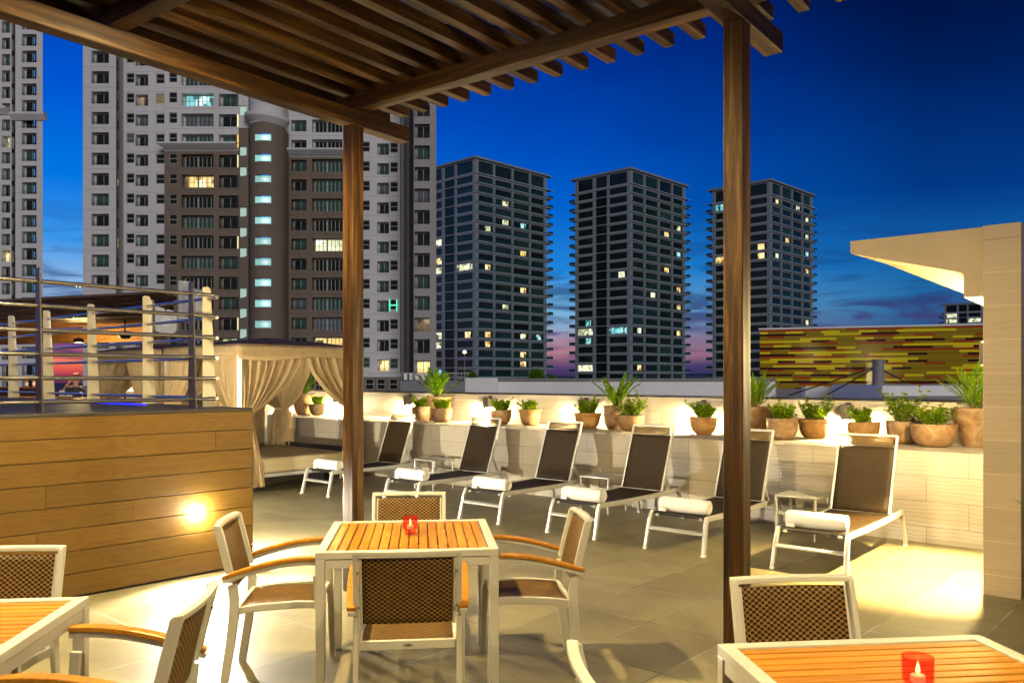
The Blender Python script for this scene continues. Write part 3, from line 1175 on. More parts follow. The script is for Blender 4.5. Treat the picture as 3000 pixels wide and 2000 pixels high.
def make_side_table():
    t = thing('side_table', '', 'side table')
    s, H = .21, .43
    for sx in (-1, 1):
        for sy in (-1, 1):
            MB().tube([(sx * (s - .016), sy * (s - .016), 0), (sx * (s - .018), sy * (s - .018), H - .022)], .0145, 10).obj('leg', M_ALU2, t, smooth=True)
    tf = MB()
    b = .034
    tf.box(-s, s, -s, -s + b, H - .022, H); tf.box(-s, s, s - b, s, H - .022, H)
    tf.box(-s, -s + b, -s + b, s - b, H - .022, H); tf.box(s - b, s, -s + b, s - b, H - .022, H)
    tf.obj('top_frame', M_ALU2, t, bevel=.007)
    sl = MB()
    n = 12
    w = 2 * (s - b)
    for i in range(n):
        x = -w / 2 + w * (i + .5) / n
        sl.box(x - .0095, x + .0095, -s + b, s - b, H - .014, H - .004)
    sl.obj('slatted_top', M_ALU2, t, bevel=.002)
    st = MB()
    for q in (-1, 1):
        st.box(-s + .02, s - .02, q * (s - .018) - .007, q * (s - .018) + .007, .235, .268)
    st.box(-.012, .012, -s + .02, s - .02, .245, .262)
    st.obj('stretcher', M_ALU2, t, bevel=.002)
    return t


stp = make_side_table()
for i, (b, y, lab) in enumerate([(8.865, 8.21, 'small slatted aluminium side table between the first two loungers near the daybed'),
                                 (5.835, 8.16, 'small slatted side table between the third and fourth loungers, half hidden'),
                                 (3.40, 8.16, 'brightly lit small slatted side table left of the nearest lounger')]):
    place(stp, i == 0, (-b, y, 0), math.radians(1.5 * i), lab, 'side tables between the loungers')

# ------------------------------------------------------------------ raised deck clad in planks
DX, DY, DZ = -6.376, 3.794, 1.335
deck = thing('raised_deck', 'raised plunge pool deck clad in honey brown horizontal planks', 'deck', (0, 0, 0))


def plank_wall(name, length, loc, rotz):
    m = MB()
    rnd = random.Random(5 if rotz else 8)
    h, gap = .1625, .006
    z, r = .020, 0
    while z < DZ - .03:
        x = -rnd.uniform(.2, 1.7)
        zt = min(z + h - gap, DZ - .028)
        while x < length:
            w = rnd.choice((2.1, 2.6, 3.0, 3.4))
            a, b = max(0, x), min(length, x + w)
            if b - a > .02:
                e = rnd.uniform(-.0015, .0015)
                m.box(a + .0012, b - .0012, -.022 + e, .0, z, zt)
            x += w
        z += h
        r += 1
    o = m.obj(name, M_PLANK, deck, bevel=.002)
    o.location = loc
    o.rotation_euler = (0, 0, rotz)
    return o


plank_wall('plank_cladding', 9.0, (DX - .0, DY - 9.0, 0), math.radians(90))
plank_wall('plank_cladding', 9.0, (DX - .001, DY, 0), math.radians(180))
MB().box(DX - 9, DX - .03, DY - 9, DY - .03, 0, DZ - .032).obj('deck_core', M_BLACK, deck)
MB().box(DX - 9, DX + .012, DY - 9, DY + .012, DZ - .030, DZ).obj('deck_top', M_DARKDECK, deck, bevel=.006)
MB().box(DX - .03, DX - .006, DY - 9, DY - .006, 0, .018).obj('plinth', M_BLACK, deck)
# recessed lights in the cladding; the last one is added to brighten the cabana
for i, (loc, rz, lab) in enumerate([((DX + .024, 3.32, .500), 90, 'bright recessed wall light low in the plank cladding'),
                                    ((DX - .55, DY + .024, .46), 180, 'recessed wall light round the corner of the plank cladding, only its pool of light showing'),
                                    ((DX - 3.2, DY + .024, .46), 180, 'unseen wall light added to brighten the cabana, farther along the plank cladding')]):
    if i == 0:
        rl = thing('recessed_light', lab, 'wall light', loc, math.radians(rz), 'recessed lights in the plank cladding')
        o = MB().tube([(0, .004, 0), (0, -.006, 0)], .036, 24).obj('bezel', M_STEEL, rl)
        o = MB().tube([(0, -.007, 0), (0, -.010, 0)], .028, 20).obj('lens', mat_glow('recessed_lens', (1, .90, .66), 60), rl)
    else:
        place(rl, False, loc, math.radians(rz), lab)
lamp('POINT', 'recessed_beam', (DX + .075, 3.32, .495), WALLSPOT * .09, col=(1, .91, .70), radius=.03)
lamp('SPOT', 'recessed_beam', (DX + .065, 3.32, .495), WALLSPOT * 1.5, col=(1, .91, .70), radius=.03, target=(DX + 1.0, 3.1, .02), angle=118, blend=.5)
lamp('POINT', 'recessed_beam', (DX - .55, DY + .085, .455), WALLSPOT * 1.5, col=(1, .91, .70), radius=.03)
lamp('POINT', 'recessed_beam', (DX - 3.2, DY + .085, .455), WALLSPOT * 2.0, col=(1, .91, .70), radius=.03)  # extra light added to lift the cabana curtains
# blue pool strip
o = MB().box(-9.9, -7.6, 3.42, 3.46, DZ + .002, DZ + .016).obj('blue_light_strip', mat_glow('blue_strip', (.02, .03, 1), 1.6))
tag(o, 'thin glowing blue light strip along the dark deck floor behind the railing', 'light strip')

RZ = [.075, .252, .428, .603, .782, .960]


def plate_post(name, parent, x, y, ang, mat=None):
    """tapered flat steel post: straight on one edge, leaning on the other"""
    H = 1.06
    m = MB()
    w0, w1, t = .132, .072, .012
    prof = [(0, 0), (w0, 0), (w1 + .004, H - .02), (w1 - .012, H), (.012, H), (0, H - .014)]
    m.prism([(a, -t / 2, b) for a, b in prof], (0, t, 0))
    o = m.obj(name, mat or M_PLATE, parent, bevel=.002)
    o.location = (x, y, DZ)
    o.rotation_euler = (0, 0, ang)
    return o


rn = thing('steel_railing', 'near steel railing with shade darkened flat posts and six horizontal tubes on the plank deck', 'railing')
for y in (-.12, 1.055, 2.23, 3.405):
    plate_post('post', rn, -6.695, y, 0, M_SHADEDST)
for i, z in enumerate(RZ):
    MB().tube([(-6.655, -4, DZ + z), (-6.655, 3.62, DZ + z)], .0165, 10).obj('rail', M_STEEL, rn, smooth=True)
rf = thing('steel_railing', 'far steel railing with broad lit tapered posts, in front of the cabanas', 'railing')
for x in (-6.96, -8.14, -9.48, -10.78, -12.0, -13.2):
    plate_post('post', rf, x, 3.665, math.radians(90))
for z in RZ:
    MB().tube([(-6.80, 3.72, DZ + z), (-14.6, 3.72, DZ + z)], .0150, 10).obj('rail', M_STEEL, rf, smooth=True)


# ------------------------------------------------------------------ cabanas
def curtain(parent, px, py, ddx, ddy, W, zt, ztie, seed):
    """curtain hung from the canopy edge beside a pole and tied back to it"""
    rnd = random.Random(seed)
    n, m = 44, 30
    d = Vector((ddx, ddy, 0))
    s = Vector((-ddy, ddx, 0))
    ph = rnd.uniform(0, 6)
    g = []
    for i in range(m + 1):
        z = zt - (zt - .10) * i / m
        if z > ztie:
            t = (zt - z) / (zt - ztie)
            w = W * (1 - t ** 1.7) + .13 * t ** 1.7
            amp = .030 + .038 * t
            ln = .035
        else:
            t = (ztie - z) / (ztie - .10)
            w = .13 + .20 * t ** .8
            amp = .050 - .012 * t
            ln = .035
        tie = math.exp(-((z - ztie) / .05) ** 2)
        w *= 1 - .25 * tie
        amp *= 1 - .45 * tie
        row = []
        for j in range(n + 1):
            u = j / n
            q = 2 * math.pi * 6.5 * (u + .05 * math.sin(3 * u + ph)) + ph
            sag = -.10 * (u ** 2) * max(0, 1 - (zt - z) * 1.5) * 0
            row.append(Vector((px, py, z + sag)) + d * (ln + w * u) + s * (amp * math.sin(q) + .012 * math.sin(2.3 * q + 4 * z)))
        g.append(row)
    o = MB().sheet(g).obj('curtain', M_CURTAIN, parent, smooth=True)
    tb = MB()
    c = Vector((px, py, ztie)) + d * .085
    tb.tube([c + d * (.062 * math.cos(a)) + s * (.060 * math.sin(a)) for a in [2 * math.pi * k / 14 for k in range(15)]], .016, 6)
    tb.obj('tie_back', M_CURTAIN, o, smooth=True)
    return o


def make_cabana(x0, y0, x1, y1, label, seed):
    c = thing('cabana', label, 'cabana', (0, 0, 0), 0, 'curtained cabanas')
    ZT, ZV = 2.04, 1.895
    for x in (x0, x1):
        for y in (y0, y1):
            MB().box(x - .026, x + .026, y - .026, y + .026, 0, ZT - .05).obj('pole', M_WHITE, c, bevel=.004)
    # sagging valance on four sides
    n = 26
    o_ = .05
    cs = [(x0 - o_, y0 - o_), (x1 + o_, y0 - o_), (x1 + o_, y1 + o_), (x0 - o_, y1 + o_)]
    for k in range(4):
        a, b = Vector((*cs[k], 0)), Vector((*cs[(k + 1) % 4], 0))
        nrm = (b - a).cross(Vector((0, 0, 1))).normalized()
        g = []
        for i in range(5):
            row = []
            for j in range(n + 1):
                u = j / n
                zz = ZT - (ZT - ZV + .045 * math.sin(math.pi * 2 * u + k) * (i / 4) + .05 * math.sin(math.pi * u) * (i / 4)) * i / 4
                row.append(a + (b - a) * u + nrm * (.012 * math.sin(9 * u + 2 * k + i * .5) * i / 4) + Vector((0, 0, zz)))
            g.append(row)
        v = MB().sheet(g).obj('valance', M_CURTAIN, c, smooth=True)
        so2 = v.modifiers.new('thick', 'SOLIDIFY'); so2.thickness = .004
    r = MB()
    xm, ym = (x0 + x1) / 2, (y0 + y1) / 2
    e = .055
    R, Cn = 14, 14
    g = []
    for i in range(R + 1):
        row = []
        for j in range(Cn + 1):
            u, v = -1 + 2 * i / R, -1 + 2 * j / Cn
            k = max(abs(u), abs(v))
            row.append((xm + u * (x1 - x0 + 2 * e) / 2, ym + v * (y1 - y0 + 2 * e) / 2, ZT + .004 + .17 * (1 - k) - .02 * math.sin(3 * u + 2) * (1 - k) + .012 * math.sin(11 * v + 5 * u) * (1 - k)))
        g.append(row)
    r.sheet(g)
    ro = r.obj('canopy', M_CANVAS, c, smooth=True)
    so2 = ro.modifiers.new('thick', 'SOLIDIFY'); so2.thickness = .006
    i = seed
    for (px, py) in ((x0, y0), (x1, y0), (x1, y1), (x0, y1)):
        ddx = 1 if px == x0 else -1
        ddy = 1 if py == y0 else -1
        curtain(c, px, py, ddx, 0, (x1 - x0) * .40, ZT - .12, 1.08, i); i += 1
        curtain(c, px, py, 0, ddy, (y1 - y0) * .46, ZT - .12, 1.08, i); i += 1
    return c


make_cabana(-12.28, 5.90, -10.20, 7.90, 'cream curtained cabana over the daybed, left of the pergola post', 20)
make_cabana(-15.05, 5.95, -12.90, 7.95, 'second cream curtained cabana farther left, seen through the deck railings', 50)
db = thing('daybed', 'beige upholstered daybed on short black legs under the cabana', 'daybed', (-11.24, 6.93, 0))
MB().box(-.93, .93, -.92, .92, .255, .47).obj('mattress', M_MATTRESS, db, bevel=.045, seg=4)
MB().box(-.94, .94, -.93, .93, .205, .253).obj('base_frame', M_ALU2, db, bevel=.006)
MB().box(-.94, .94, .93, .955, .21, .535).obj('headboard', M_BLACK, db, bevel=.004)
for sx in (-1, 1):
    for sy in (-1, 1):
        lg = MB().box(sx * .70 - .03, sx * .70 + .03, sy * .62 - .03, sy * .62 + .03, .012, .205)
        lg.box(sx * .70 - .10, sx * .70 + .10, sy * .62 - .10, sy * .62 + .10, 0, .012)
        lg.obj('leg', M_BLACK, db, bevel=.003)
bt = thing('black_side_table', 'small black side table against the tiled wall behind the daybed', 'side table', (-13.35, 8.28, 0))
MB().box(-.32, .32, -.28, .28, .45, .475).obj('table_top', M_BLACK, bt, bevel=.004)
for sx in (-1, 1):
    for sy in (-1, 1):
        MB().box(sx * .28 - .015, sx * .28 + .015, sy * .24 - .015, sy * .24 + .015, 0, .45).obj('leg', M_BLACK, bt)

# ------------------------------------------------------------------ bar pavilion behind the deck
bp = Vector((-16.6, 7.95, 0))
BA = math.atan2(-1.22, -3.4)
bar = thing('bar_pavilion', 'dark timber bar pavilion with warm lit beams behind the deck railing', 'pavilion', bp, BA)
# local +x runs away to the left along the front, local -y is towards the rear
for x, y in ((.25, 0), (7.5, 0), (3.0, -2.64), (9.0, -2.64)):
    MB().box(x - .13, x + .13, y - .13, y + .13, 0, 2.86).obj('post', M_BARWOOD, bar, bevel=.01)
MB().box(-.1, 8.4, -.10, .10, 2.87, 3.30).obj('fascia_beam', M_TIMBER, bar, bevel=.01)
MB().box(2.7, 10.4, -2.74, -2.54, 2.50, 2.86).obj('rear_beam', M_BARWOOD, bar, bevel=.01)
MB().prism([(-.1, -.11, 2.87), (.12, -.11, 2.87), (2.9, -2.53, 2.87), (2.68, -2.53, 2.87)], (0, 0, .41)).obj('side_beam', M_TIMBER, bar)
for k in range(8):
    y = -.40 - .28 * k
    MB().box(.1 - 1.05 * y, 8.3 - .7 * y, y - .03, y + .03, 2.88, 3.02).obj('ceiling_slat', M_BARWOOD, bar)
MB().prism([(-.15, .14, 3.304), (2.75, -2.8, 3.304), (10.4, -2.8, 3.304), (8.45, .14, 3.304)], (0, 0, .05)).obj('roof', M_CANVAS, bar)
lamp('POINT', 'bar_lamp_glow', bp + Matrix.Rotation(BA, 3, 'Z') @ Vector((4.2, -1.5, 2.3)), 260, radius=.12)
bl = thing('bar_lantern', 'warm hanging lantern inside the bar pavilion, hidden behind its beams', 'lamp', bp + Matrix.Rotation(BA, 3, 'Z') @ Vector((4.2, -1.5, 2.44)), 0)
MB().tube([(0, 0, .1), (0, 0, .45)], .008, 6).obj('cord', M_BLACK, bl)
MB().lathe([(.001, .12), (.10, .10), (.13, .0), (.125, .0), (.09, .09), (.001, .11)], 20).obj('shade', M_BLACK, bl, smooth=True)
MB().ball((0, 0, .03), .035, 10, 6).obj('bulb', mat_glow('lantern_bulb', (1, .7, .35), 25), bl, smooth=True)


def bpt(x, y, z=0):
    return bp + Matrix.Rotation(BA, 3, 'Z') @ Vector((x, y, z))


ctr = thing('bar_counter', 'bar counter with a dark top behind the deck railing', 'counter', bpt(2.4, -.55), BA)
MB().box(0, 5.4, -.55, 0, 1.10, 1.15).obj('counter_top', M_BARWOOD, ctr, bevel=.008)
MB().box(.06, 5.34, -.48, -.06, 0, 1.10).obj('counter_front', M_BARWOOD, ctr)
sh = thing('bottle_shelf', 'wooden back bar shelf carrying bottles', 'shelf', bpt(6.3, -2.2), BA)
MB().box(0, 2.6, -.35, 0, 1.32, 1.36).obj('shelf_board', M_BARWOOD, sh, bevel=.004)
MB().box(.04, 2.56, -.33, -.04, 0, 1.32).obj('shelf_base', M_TIMBER, sh)
M_AMBER = Mat('amber_bottle', .08, (.45, .17, .04)).m
M_CLEARB = Mat('pale_bottle', .08, (.62, .5, .36)).m
for i, (dx, mt, lab, k) in enumerate([(.35, M_AMBER, 'amber bottle with a pale label on the bar shelf, nearest the railing post', 1.0), (.62, M_AMBER, 'slimmer amber bottle beside a matching one on the bar shelf', .95),
                                      (1.15, M_CLEARB, 'squat pale jar on the bar shelf left of the amber bottles', .85)]):
    b = thing('bottle', lab, 'bottle', bpt(6.45 + dx, -2.36, 1.361), 0, 'bottles on the bar shelf')
    R = .042 if i < 2 else .06
    MB().lathe([(.001, 0), (R, .0), (R, .15 * k), (R * .8, .18 * k), (.014, .215 * k), (.014, .27 * k), (.001, .27 * k)], 14).obj('glass', mt, b, smooth=True)
    MB().lathe([(R + .001, .04), (R + .001, .12 * k)], 14).obj('paper_label', M_WHITE, b, smooth=True)
    MB().lathe([(.016, .26 * k), (.016, .29 * k), (.001, .29 * k)], 10).obj('cap', M_BLACK, b, smooth=True)
for i, (dx, dz, lab) in enumerate([(.55, .16, 'taller white menu holder standing on the bar counter'), (.32, .10, 'low white box beside the menu holder on the bar counter')]):
    b = thing('menu_holder' if i == 0 else 'napkin_box', lab, 'holder', bpt(3.35 + dx, -.80, 1.151), BA + .3 * i)
    MB().box(-.08, .08, -.035, .035, 0, .02).obj('base', M_BLACK, b)
    MB().box(-.075, .075, -.012, .012, .02, dz).obj('card', M_WHITE, b, bevel=.002)


def make_person():
    P = thing('person', 'person in a dark t-shirt and cap, one arm raised, behind the bar', 'person', bpt(3.89, -1.15), BA + math.pi + .35)
    V = [(0, 0, .92), (0, 0, 1.10), (0, 0, 1.26), (0, 0, 1.37), (0, .012, 1.44), (0, .03, 1.53), (0, .035, 1.60),
         (-.17, 0, 1.33), (-.33, .03, 1.22), (-.24, .10, 1.44), (-.17, .07, 1.53),
         (.17, 0, 1.33), (.25, .02, 1.10), (.18, .20, 1.14), (.12, .27, 1.15),
         (-.09, 0, .86), (-.10, .02, .48), (-.10, 0, .07), (-.10, .12, .03),
         (.09, 0, .86), (.10, .02, .48), (.10, 0, .07), (.10, .12, .03)]
    Ed = [(0, 1), (1, 2), (2, 3), (3, 4), (4, 5), (5, 6), (3, 7), (7, 8), (8, 9), (9, 10), (3, 11), (11, 12), (12, 13), (13, 14), (0, 15), (15, 16), (16, 17), (17, 18), (0, 19), (19, 20), (20, 21), (21, 22)]
    Rr = [.145, .135, .150, .09, .052, .078, .072, .066, .047, .036, .030, .066, .047, .036, .030, .085, .058, .042, .035, .085, .058, .042, .035]
    me = bpy.data.meshes.new('body')
    me.from_pydata(V, Ed, [])
    o = bpy.data.objects.new('body', me)
    COL.objects.link(o)
    o.parent = P
    sk = o.modifiers.new('skin', 'SKIN')
    sk.use_smooth_shade = True
    for v, r in zip(me.skin_vertices[0].data, Rr):
        v.radius = (r, r * .82)
    me.skin_vertices[0].data[0].use_root = True
    sb = o.modifiers.new('sub', 'SUBSURF'); sb.levels = sb.render_levels = 2
    m = Mat('person_skin_and_clothes', .7)
    x, y, z = m.sep(m.tc())
    skin, shirt, trs = (.42, .22, .13), (.020, .024, .040), (.03, .03, .035)
    arm = m.math('GREATER_THAN', m.math('ABSOLUTE', x), .27)
    hi = m.math('GREATER_THAN', z, 1.385)
    k = m.math('MAXIMUM', arm, hi)
    fore = m.math('MULTIPLY', m.math('GREATER_THAN', y, .12), m.math('GREATER_THAN', z, .9))
    k = m.math('MAXIMUM', k, fore)
    c = m.mix(m.math('LESS_THAN', z, .93), shirt, trs)
    m.set('Base Color', m.mix(k, c, skin))
    me.materials.append(m.m)
    MB().lathe([(.080, 0), (.084, .03), (.072, .08), (.04, .108), (.001, .115)], 18).obj('cap', painted('faded_red_cap', (.32, .09, .06), .8), P, smooth=True, loc=(0, .03, 1.595))
    MB().prism([(-.06, .09, 1.600), (.06, .09, 1.600), (.045, .175, 1.588), (-.045, .175, 1.588)], (0, 0, .008)).obj('cap_brim', painted('cap_brim', (.30, .08, .05), .8), P)
    # face: eyes, nose, ears, mouth
    fb = MB()
    for s in (-1, 1):
        fb.ball((s * .028, .104, 1.548), .008, 8, 6)
    fb.tube([(-.02, .106, 1.492), (.02, .106, 1.492)], .005, 6)
    fb.obj('face_features', M_BLACK, P, smooth=True)
    sk2 = painted('nose_and_ears', (.42, .22, .13), .6)
    nb = MB().tube([(0, .104, 1.548), (0, .122, 1.518), (0, .104, 1.512)], [.007, .012, .009], 8)
    for s in (-1, 1):
        nb.ball((s * .078, .03, 1.535), .024, 8, 6, 0, (.35, .8, 1.1))
    nb.obj('nose_and_ears', sk2, P, smooth=True)
    # fingers of both hands: raised hand on the cap, other hand resting towards the counter
    fg = MB()
    for (hx, hy, hz), (ux, uy, uz) in (((-.17, .07, 1.53), (.55, -.05, .83)), ((.12, .27, 1.15), (-.35, .9, -.1))):
        u = Vector((ux, uy, uz)).normalized()
        sd = u.cross(Vector((0, 1, .3))).normalized()
        for q in range(4):
            b0 = Vector((hx, hy, hz)) + sd * (q - 1.5) * .018 + u * .02
            ln = (.062, .072, .068, .054)[q]
            fg.tube([b0, b0 + u * ln * .5, b0 + u * ln + Vector((0, .008, -.012))], [.0095, .0088, .007], 6)
        b0 = Vector((hx, hy, hz)) - sd * .03
        fg.tube([b0, b0 - sd * .018 + u * .025, b0 - sd * .02 + u * .052], [.011, .0095, .008], 6)
    fg.obj('hand_fingers', sk2, P, smooth=True)
    MB().box(-.075, .075, .120, .127, 1.16, 1.24).obj('shirt_print', painted('shirt_print', (.32, .32, .34), .8, 0, .5, 30), P)


make_person()


def make_speaker(label, loc, rz):
    s = thing('loudspeaker', label, 'loudspeaker', loc, rz, 'white loudspeakers on the bar pavilion')
    m = MB()
    m.prism([(-.21, -.13, -.22), (.10, -.13, -.30), (.21, -.13, -.20), (.23, -.13, .10), (.12, -.13, .22), (-.21, -.13, .30)], (0, .26, 0))
    m.obj('cabinet', M_WHITE, s, bevel=.03)
    MB().box(-.31, -.24, -.14, .14, -.42, .42).obj('wall_bracket', M_WHITE, s, bevel=.006)
    MB().tube([(-.24, 0, 0), (-.20, 0, 0)], .03, 8).obj('swivel', M_BLACK, s)
    MB().tube([(.02, -.131, -.02), (.02, -.139, -.02)], .10, 18).obj('grille', M_PARAPET, s)


make_speaker('white outdoor loudspeaker hung beside the corner post of the bar pavilion', view(-7.05, 17.0, 2.75), YAW + .2)
make_speaker('white outdoor loudspeaker at the roof end of the bar pavilion', view(-6.45, 16.9, 3.15), YAW - .5)
fan = thing('ceiling_fan', 'black ceiling fan hanging under the slats of the bar pavilion', 'ceiling fan', view(-8.55, 18.4, 2.55), YAW + .4)
MB().tube([(0, 0, .06), (0, 0, .42)], .018, 8).obj('down_rod', M_BLACK, fan)
MB().lathe([(.001, -.10), (.10, -.08), (.14, .0), (.11, .07), (.001, .09)], 18).obj('motor', M_BLACK, fan, smooth=True)
for k in range(4):
    a = math.pi / 2 * k
    b = MB().prism([(.10, -.045, 0), (.62, -.075, .02), (.64, .06, -.01), (.10, .045, 0)], (0, 0, .010)).obj('blade', M_BLACK, fan)
    b.rotation_euler = (0, 0, a)
w = view(-7.25, 15.6)
tl = thing('table_lamp', 'small lit white dome lamp glowing between the far cabana curtains', 'lamp', (w.x, w.y, 1.34))
MB().lathe([(.05, -.26), (.06, -.25), (.018, -.23), (.018, -.02), (.001, -.01)], 14).obj('lamp_base', M_BLACK, tl, smooth=True)
MB().lathe([(.15, .0), (.13, .07), (.08, .13), (.001, .155)], 18).obj('lamp_shade', mat_glow('lampshade_glow', (1, .86, .62), 1.4), tl, smooth=True)
w = view(-7.25, 15.6)
tt = thing('tall_table', 'slim dark table carrying the small dome lamp', 'table', (w.x, w.y, 0))
MB().tube([(0, 0, 1.055), (0, 0, 1.078)], .22, 18).obj('table_top', M_BLACK, tt)
MB().tube([(0, 0, .02), (0, 0, 1.055)], .03, 10).obj('stem', M_BLACK, tt)
MB().tube([(0, 0, 0), (0, 0, .02)], .2, 16).obj('base', M_BLACK, tt)
ur = thing('dark_urn', 'dark round urn beside the dome lamp behind the railing', 'urn', (*view(-7.0, 16.2)[:2], .93))
MB().lathe([(.001, 0), (.13, 0), (.20, .14), (.21, .32), (.15, .46), (.10, .52), (.12, .56), (.001, .55)], 20).obj('urn_body', M_BLACK, ur, smooth=True)
pd = thing('plinth', 'dark square plinth under the round urn', 'plinth', (*view(-7.0, 16.2)[:2], 0))
MB().box(-.22, .22, -.22, .22, 0, .88).obj('plinth_body', M_BLACK, pd, bevel=.006)
MB().box(-.25, .25, -.25, .25, .88, .93).obj('plinth_top', M_BLACK, pd, bevel=.006)


# ------------------------------------------------------------------ pots and plants on the ledge
def leafquad(m, p, d, n, L, W):
    """a folded pointed leaf: base p, direction d, normal n"""
    d = d.normalized()
    s = d.cross(n).normalized()
    n = s.cross(d)
    a, b = p + d * L * .45 + n * L * .05, p + d * L - n * L * .08
    m.add([p, a + s * W, b, a - s * W, a - n * W * .25], [(0, 1, 4), (1, 2, 4), (2, 3, 4), (3, 0, 4)])


def make_shrub(parent, r, h, seed, top):
    rnd = random.Random(seed)
    lf, st = MB(), MB()
    stems = int(15 + r * 115)
    for i in range(stems):
        a = rnd.uniform(0, 2 * math.pi)
        q = r * .45 * math.sqrt(rnd.random())
        p = Vector((q * math.cos(a), q * math.sin(a), top))
        lean = Vector((math.cos(a + rnd.uniform(-.7, .7)), math.sin(a + rnd.uniform(-.7, .7)), 0)) * rnd.uniform(.15, .80)
        d = (Vector((0, 0, 1)) + lean).normalized()
        ln = h * .86 * rnd.uniform(.45, 1.0) / max(.62, d.z) * (1.35 if rnd.random() < .10 else 1)
        pts = [p]
        k = 7
        for j in range(k):
            d = (d + Vector((rnd.uniform(-.22, .22), rnd.uniform(-.22, .22), rnd.uniform(-.12, .16)))).normalized()
            p = p + d * ln / k
            pts.append(p)
            for _ in range(8 if j > 0 else 4):
                b = rnd.uniform(0, 2 * math.pi)
                o = Vector((math.cos(b), math.sin(b), rnd.uniform(-.1, .9)))
                leafquad(lf, p + o * .004, o + d * .5, Vector((rnd.uniform(-.4, .4), rnd.uniform(-.4, .4), 1)), rnd.uniform(.024, .044), rnd.uniform(.009, .015))
        st.tube(pts, [.0035] * 4 + [.002] * 4, 4, cap=False)
    lf.obj('foliage', M_LEAF, parent)
    st.obj('stem', M_STEM, parent)


def make_palm(parent, r, h, seed, top, wide):
    rnd = random.Random(seed)
    lf, st = MB(), MB()
    n = 13 if wide else 16
    for i in range(n):
        a = 2 * math.pi * i / n * 2.4 + rnd.uniform(-.3, .3)
        el = math.radians(rnd.uniform(46, 74) if i % 3 else rnd.uniform(70, 88))
        L = h * rnd.uniform(.85, 1.15)
        d = Vector((math.cos(a) * math.cos(el), math.sin(a) * math.cos(el), math.sin(el)))
        p = Vector((0, 0, top))
        pts = [p]
        k = 16
        hd = Vector((math.cos(a), math.sin(a), 0))
        droop = rnd.uniform(.0, .035)
        for j in range(k):
            d = (d + hd * .03 - Vector((0, 0, droop * j / k))).normalized()
            p = p + d * L / k
            pts.append(p)
        side = Vector((-math.sin(a), math.cos(a), 0))
        for j in range(3, k + 1):
            t = j / k
            dd = (pts[j] - pts[j - 1]).normalized()
            up = side.cross(dd)
            if wide:      # broad overlapping leaflets lying close along the rib: reads as one feathered blade
                ll = h * (.13 + .15 * math.sin(math.pi * min(1, t * .85 + .10)))
                ww = h * .030
                spread = .38
            else:
                ll = h * (.10 + .17 * math.sin(math.pi * min(1, t * .92 + .08)))
                ww = h * .012
                spread = .8
            for rep in range(1 if wide else 2):
                for s in (-1, 1):
                    o = (side * s * spread + dd * 1.0 + up * rnd.uniform(.05, .22))
                    base = pts[j - 1].lerp(pts[j], .5 * rep + rnd.uniform(0, .3))
                    leafquad(lf, base, o, up + side * rnd.uniform(-.2, .2), ll * rnd.uniform(.85, 1.1), ww)
        leafquad(lf, pts[-1], dd, up, h * .16, h * .022)
        st.tube(pts, [.008 - .0055 * j / k for j in range(k + 1)], 5, cap=False)
    for i in range(5):      # a few dry lower leaves
        a = rnd.uniform(0, 6.28)
        o = Vector((math.cos(a), math.sin(a), .15))
        for q in range(3):
            leafquad(st, Vector((0, 0, top + .01)), o + Vector((rnd.uniform(-.2, .2), rnd.uniform(-.2, .2), 0)), Vector((0, 0, 1)), h * rnd.uniform(.3, .42), h * .014)
    lf.obj('fronds', M_PALM, parent)
    st.tube([(0, 0, top - .04), (0, 0, top + .035)], [.035, .03], 8)
    st.obj('stalk', M_STEM, parent)


def pot_profile(kind, r, h):
    if kind == 'bowl':
        return [(.001, 0), (.50 * r, 0), (.66 * r, .06 * h), (.84 * r, .26 * h), (.95 * r, .52 * h), (.985 * r, .82 * h), (r, h), (.94 * r, h), (.90 * r, .9 * h), (.001, .88 * h)]
    if kind == 'rim':
        return [(.001, 0), (.48 * r, 0), (.62 * r, .07 * h), (.78 * r, .28 * h), (.87 * r, .55 * h), (.90 * r, .80 * h), (.96 * r, .83 * h), (r, .90 * h), (r, h), (.92 * r, h), (.88 * r, .9 * h), (.001, .88 * h)]
    if kind == 'urn':
        return [(.001, 0), (.44 * r, 0), (.52 * r, .05 * h), (.70 * r, .36 * h), (.88 * r, .70 * h), (.97 * r, .93 * h), (r, .96 * h), (.99 * r, h), (.92 * r, h), (.88 * r, .93 * h), (.001, .92 * h)]
    return [(.001, 0), (.52 * r, 0), (.68 * r, .06 * h), (.86 * r, .28 * h), (.94 * r, .55 * h), (.93 * r, .63 * h), (.955 * r, .66 * h), (.97 * r, .9 * h), (r, h), (.93 * r, h), (.90 * r, .92 * h), (.001, .90 * h)]


def potted(x, y, z, r, h, kind, plant, ph, label, seed, group='potted plants on the ledge'):
    P = thing('potted_palm' if plant != 'shrub' else 'potted_shrub', label, 'potted plant', (x, y, z), random.Random(seed).uniform(0, 6), group)
    MB().lathe(pot_profile(kind, r, h), 40).obj('pot', M_POT, P, smooth=True)
    top = h * .90
    rnd = random.Random(seed)
    pb = MB()
    for i in range(int(26 + r * 120)):
        a = rnd.uniform(0, 2 * math.pi)
        q = r * .86 * math.sqrt(rnd.random())
        pb.ball((q * math.cos(a), q * math.sin(a), top + .008), rnd.uniform(.012, .022), 6, 4, 0, (1.2, 1, .7))
    tag(pb.obj('pebbles', M_PEBBLE, P, smooth=True), kind='stuff')
    if plant == 'shrub':
        make_shrub(P, r, ph, seed, top)
    else:
        make_palm(P, r, ph, seed, top, plant == 'palm')


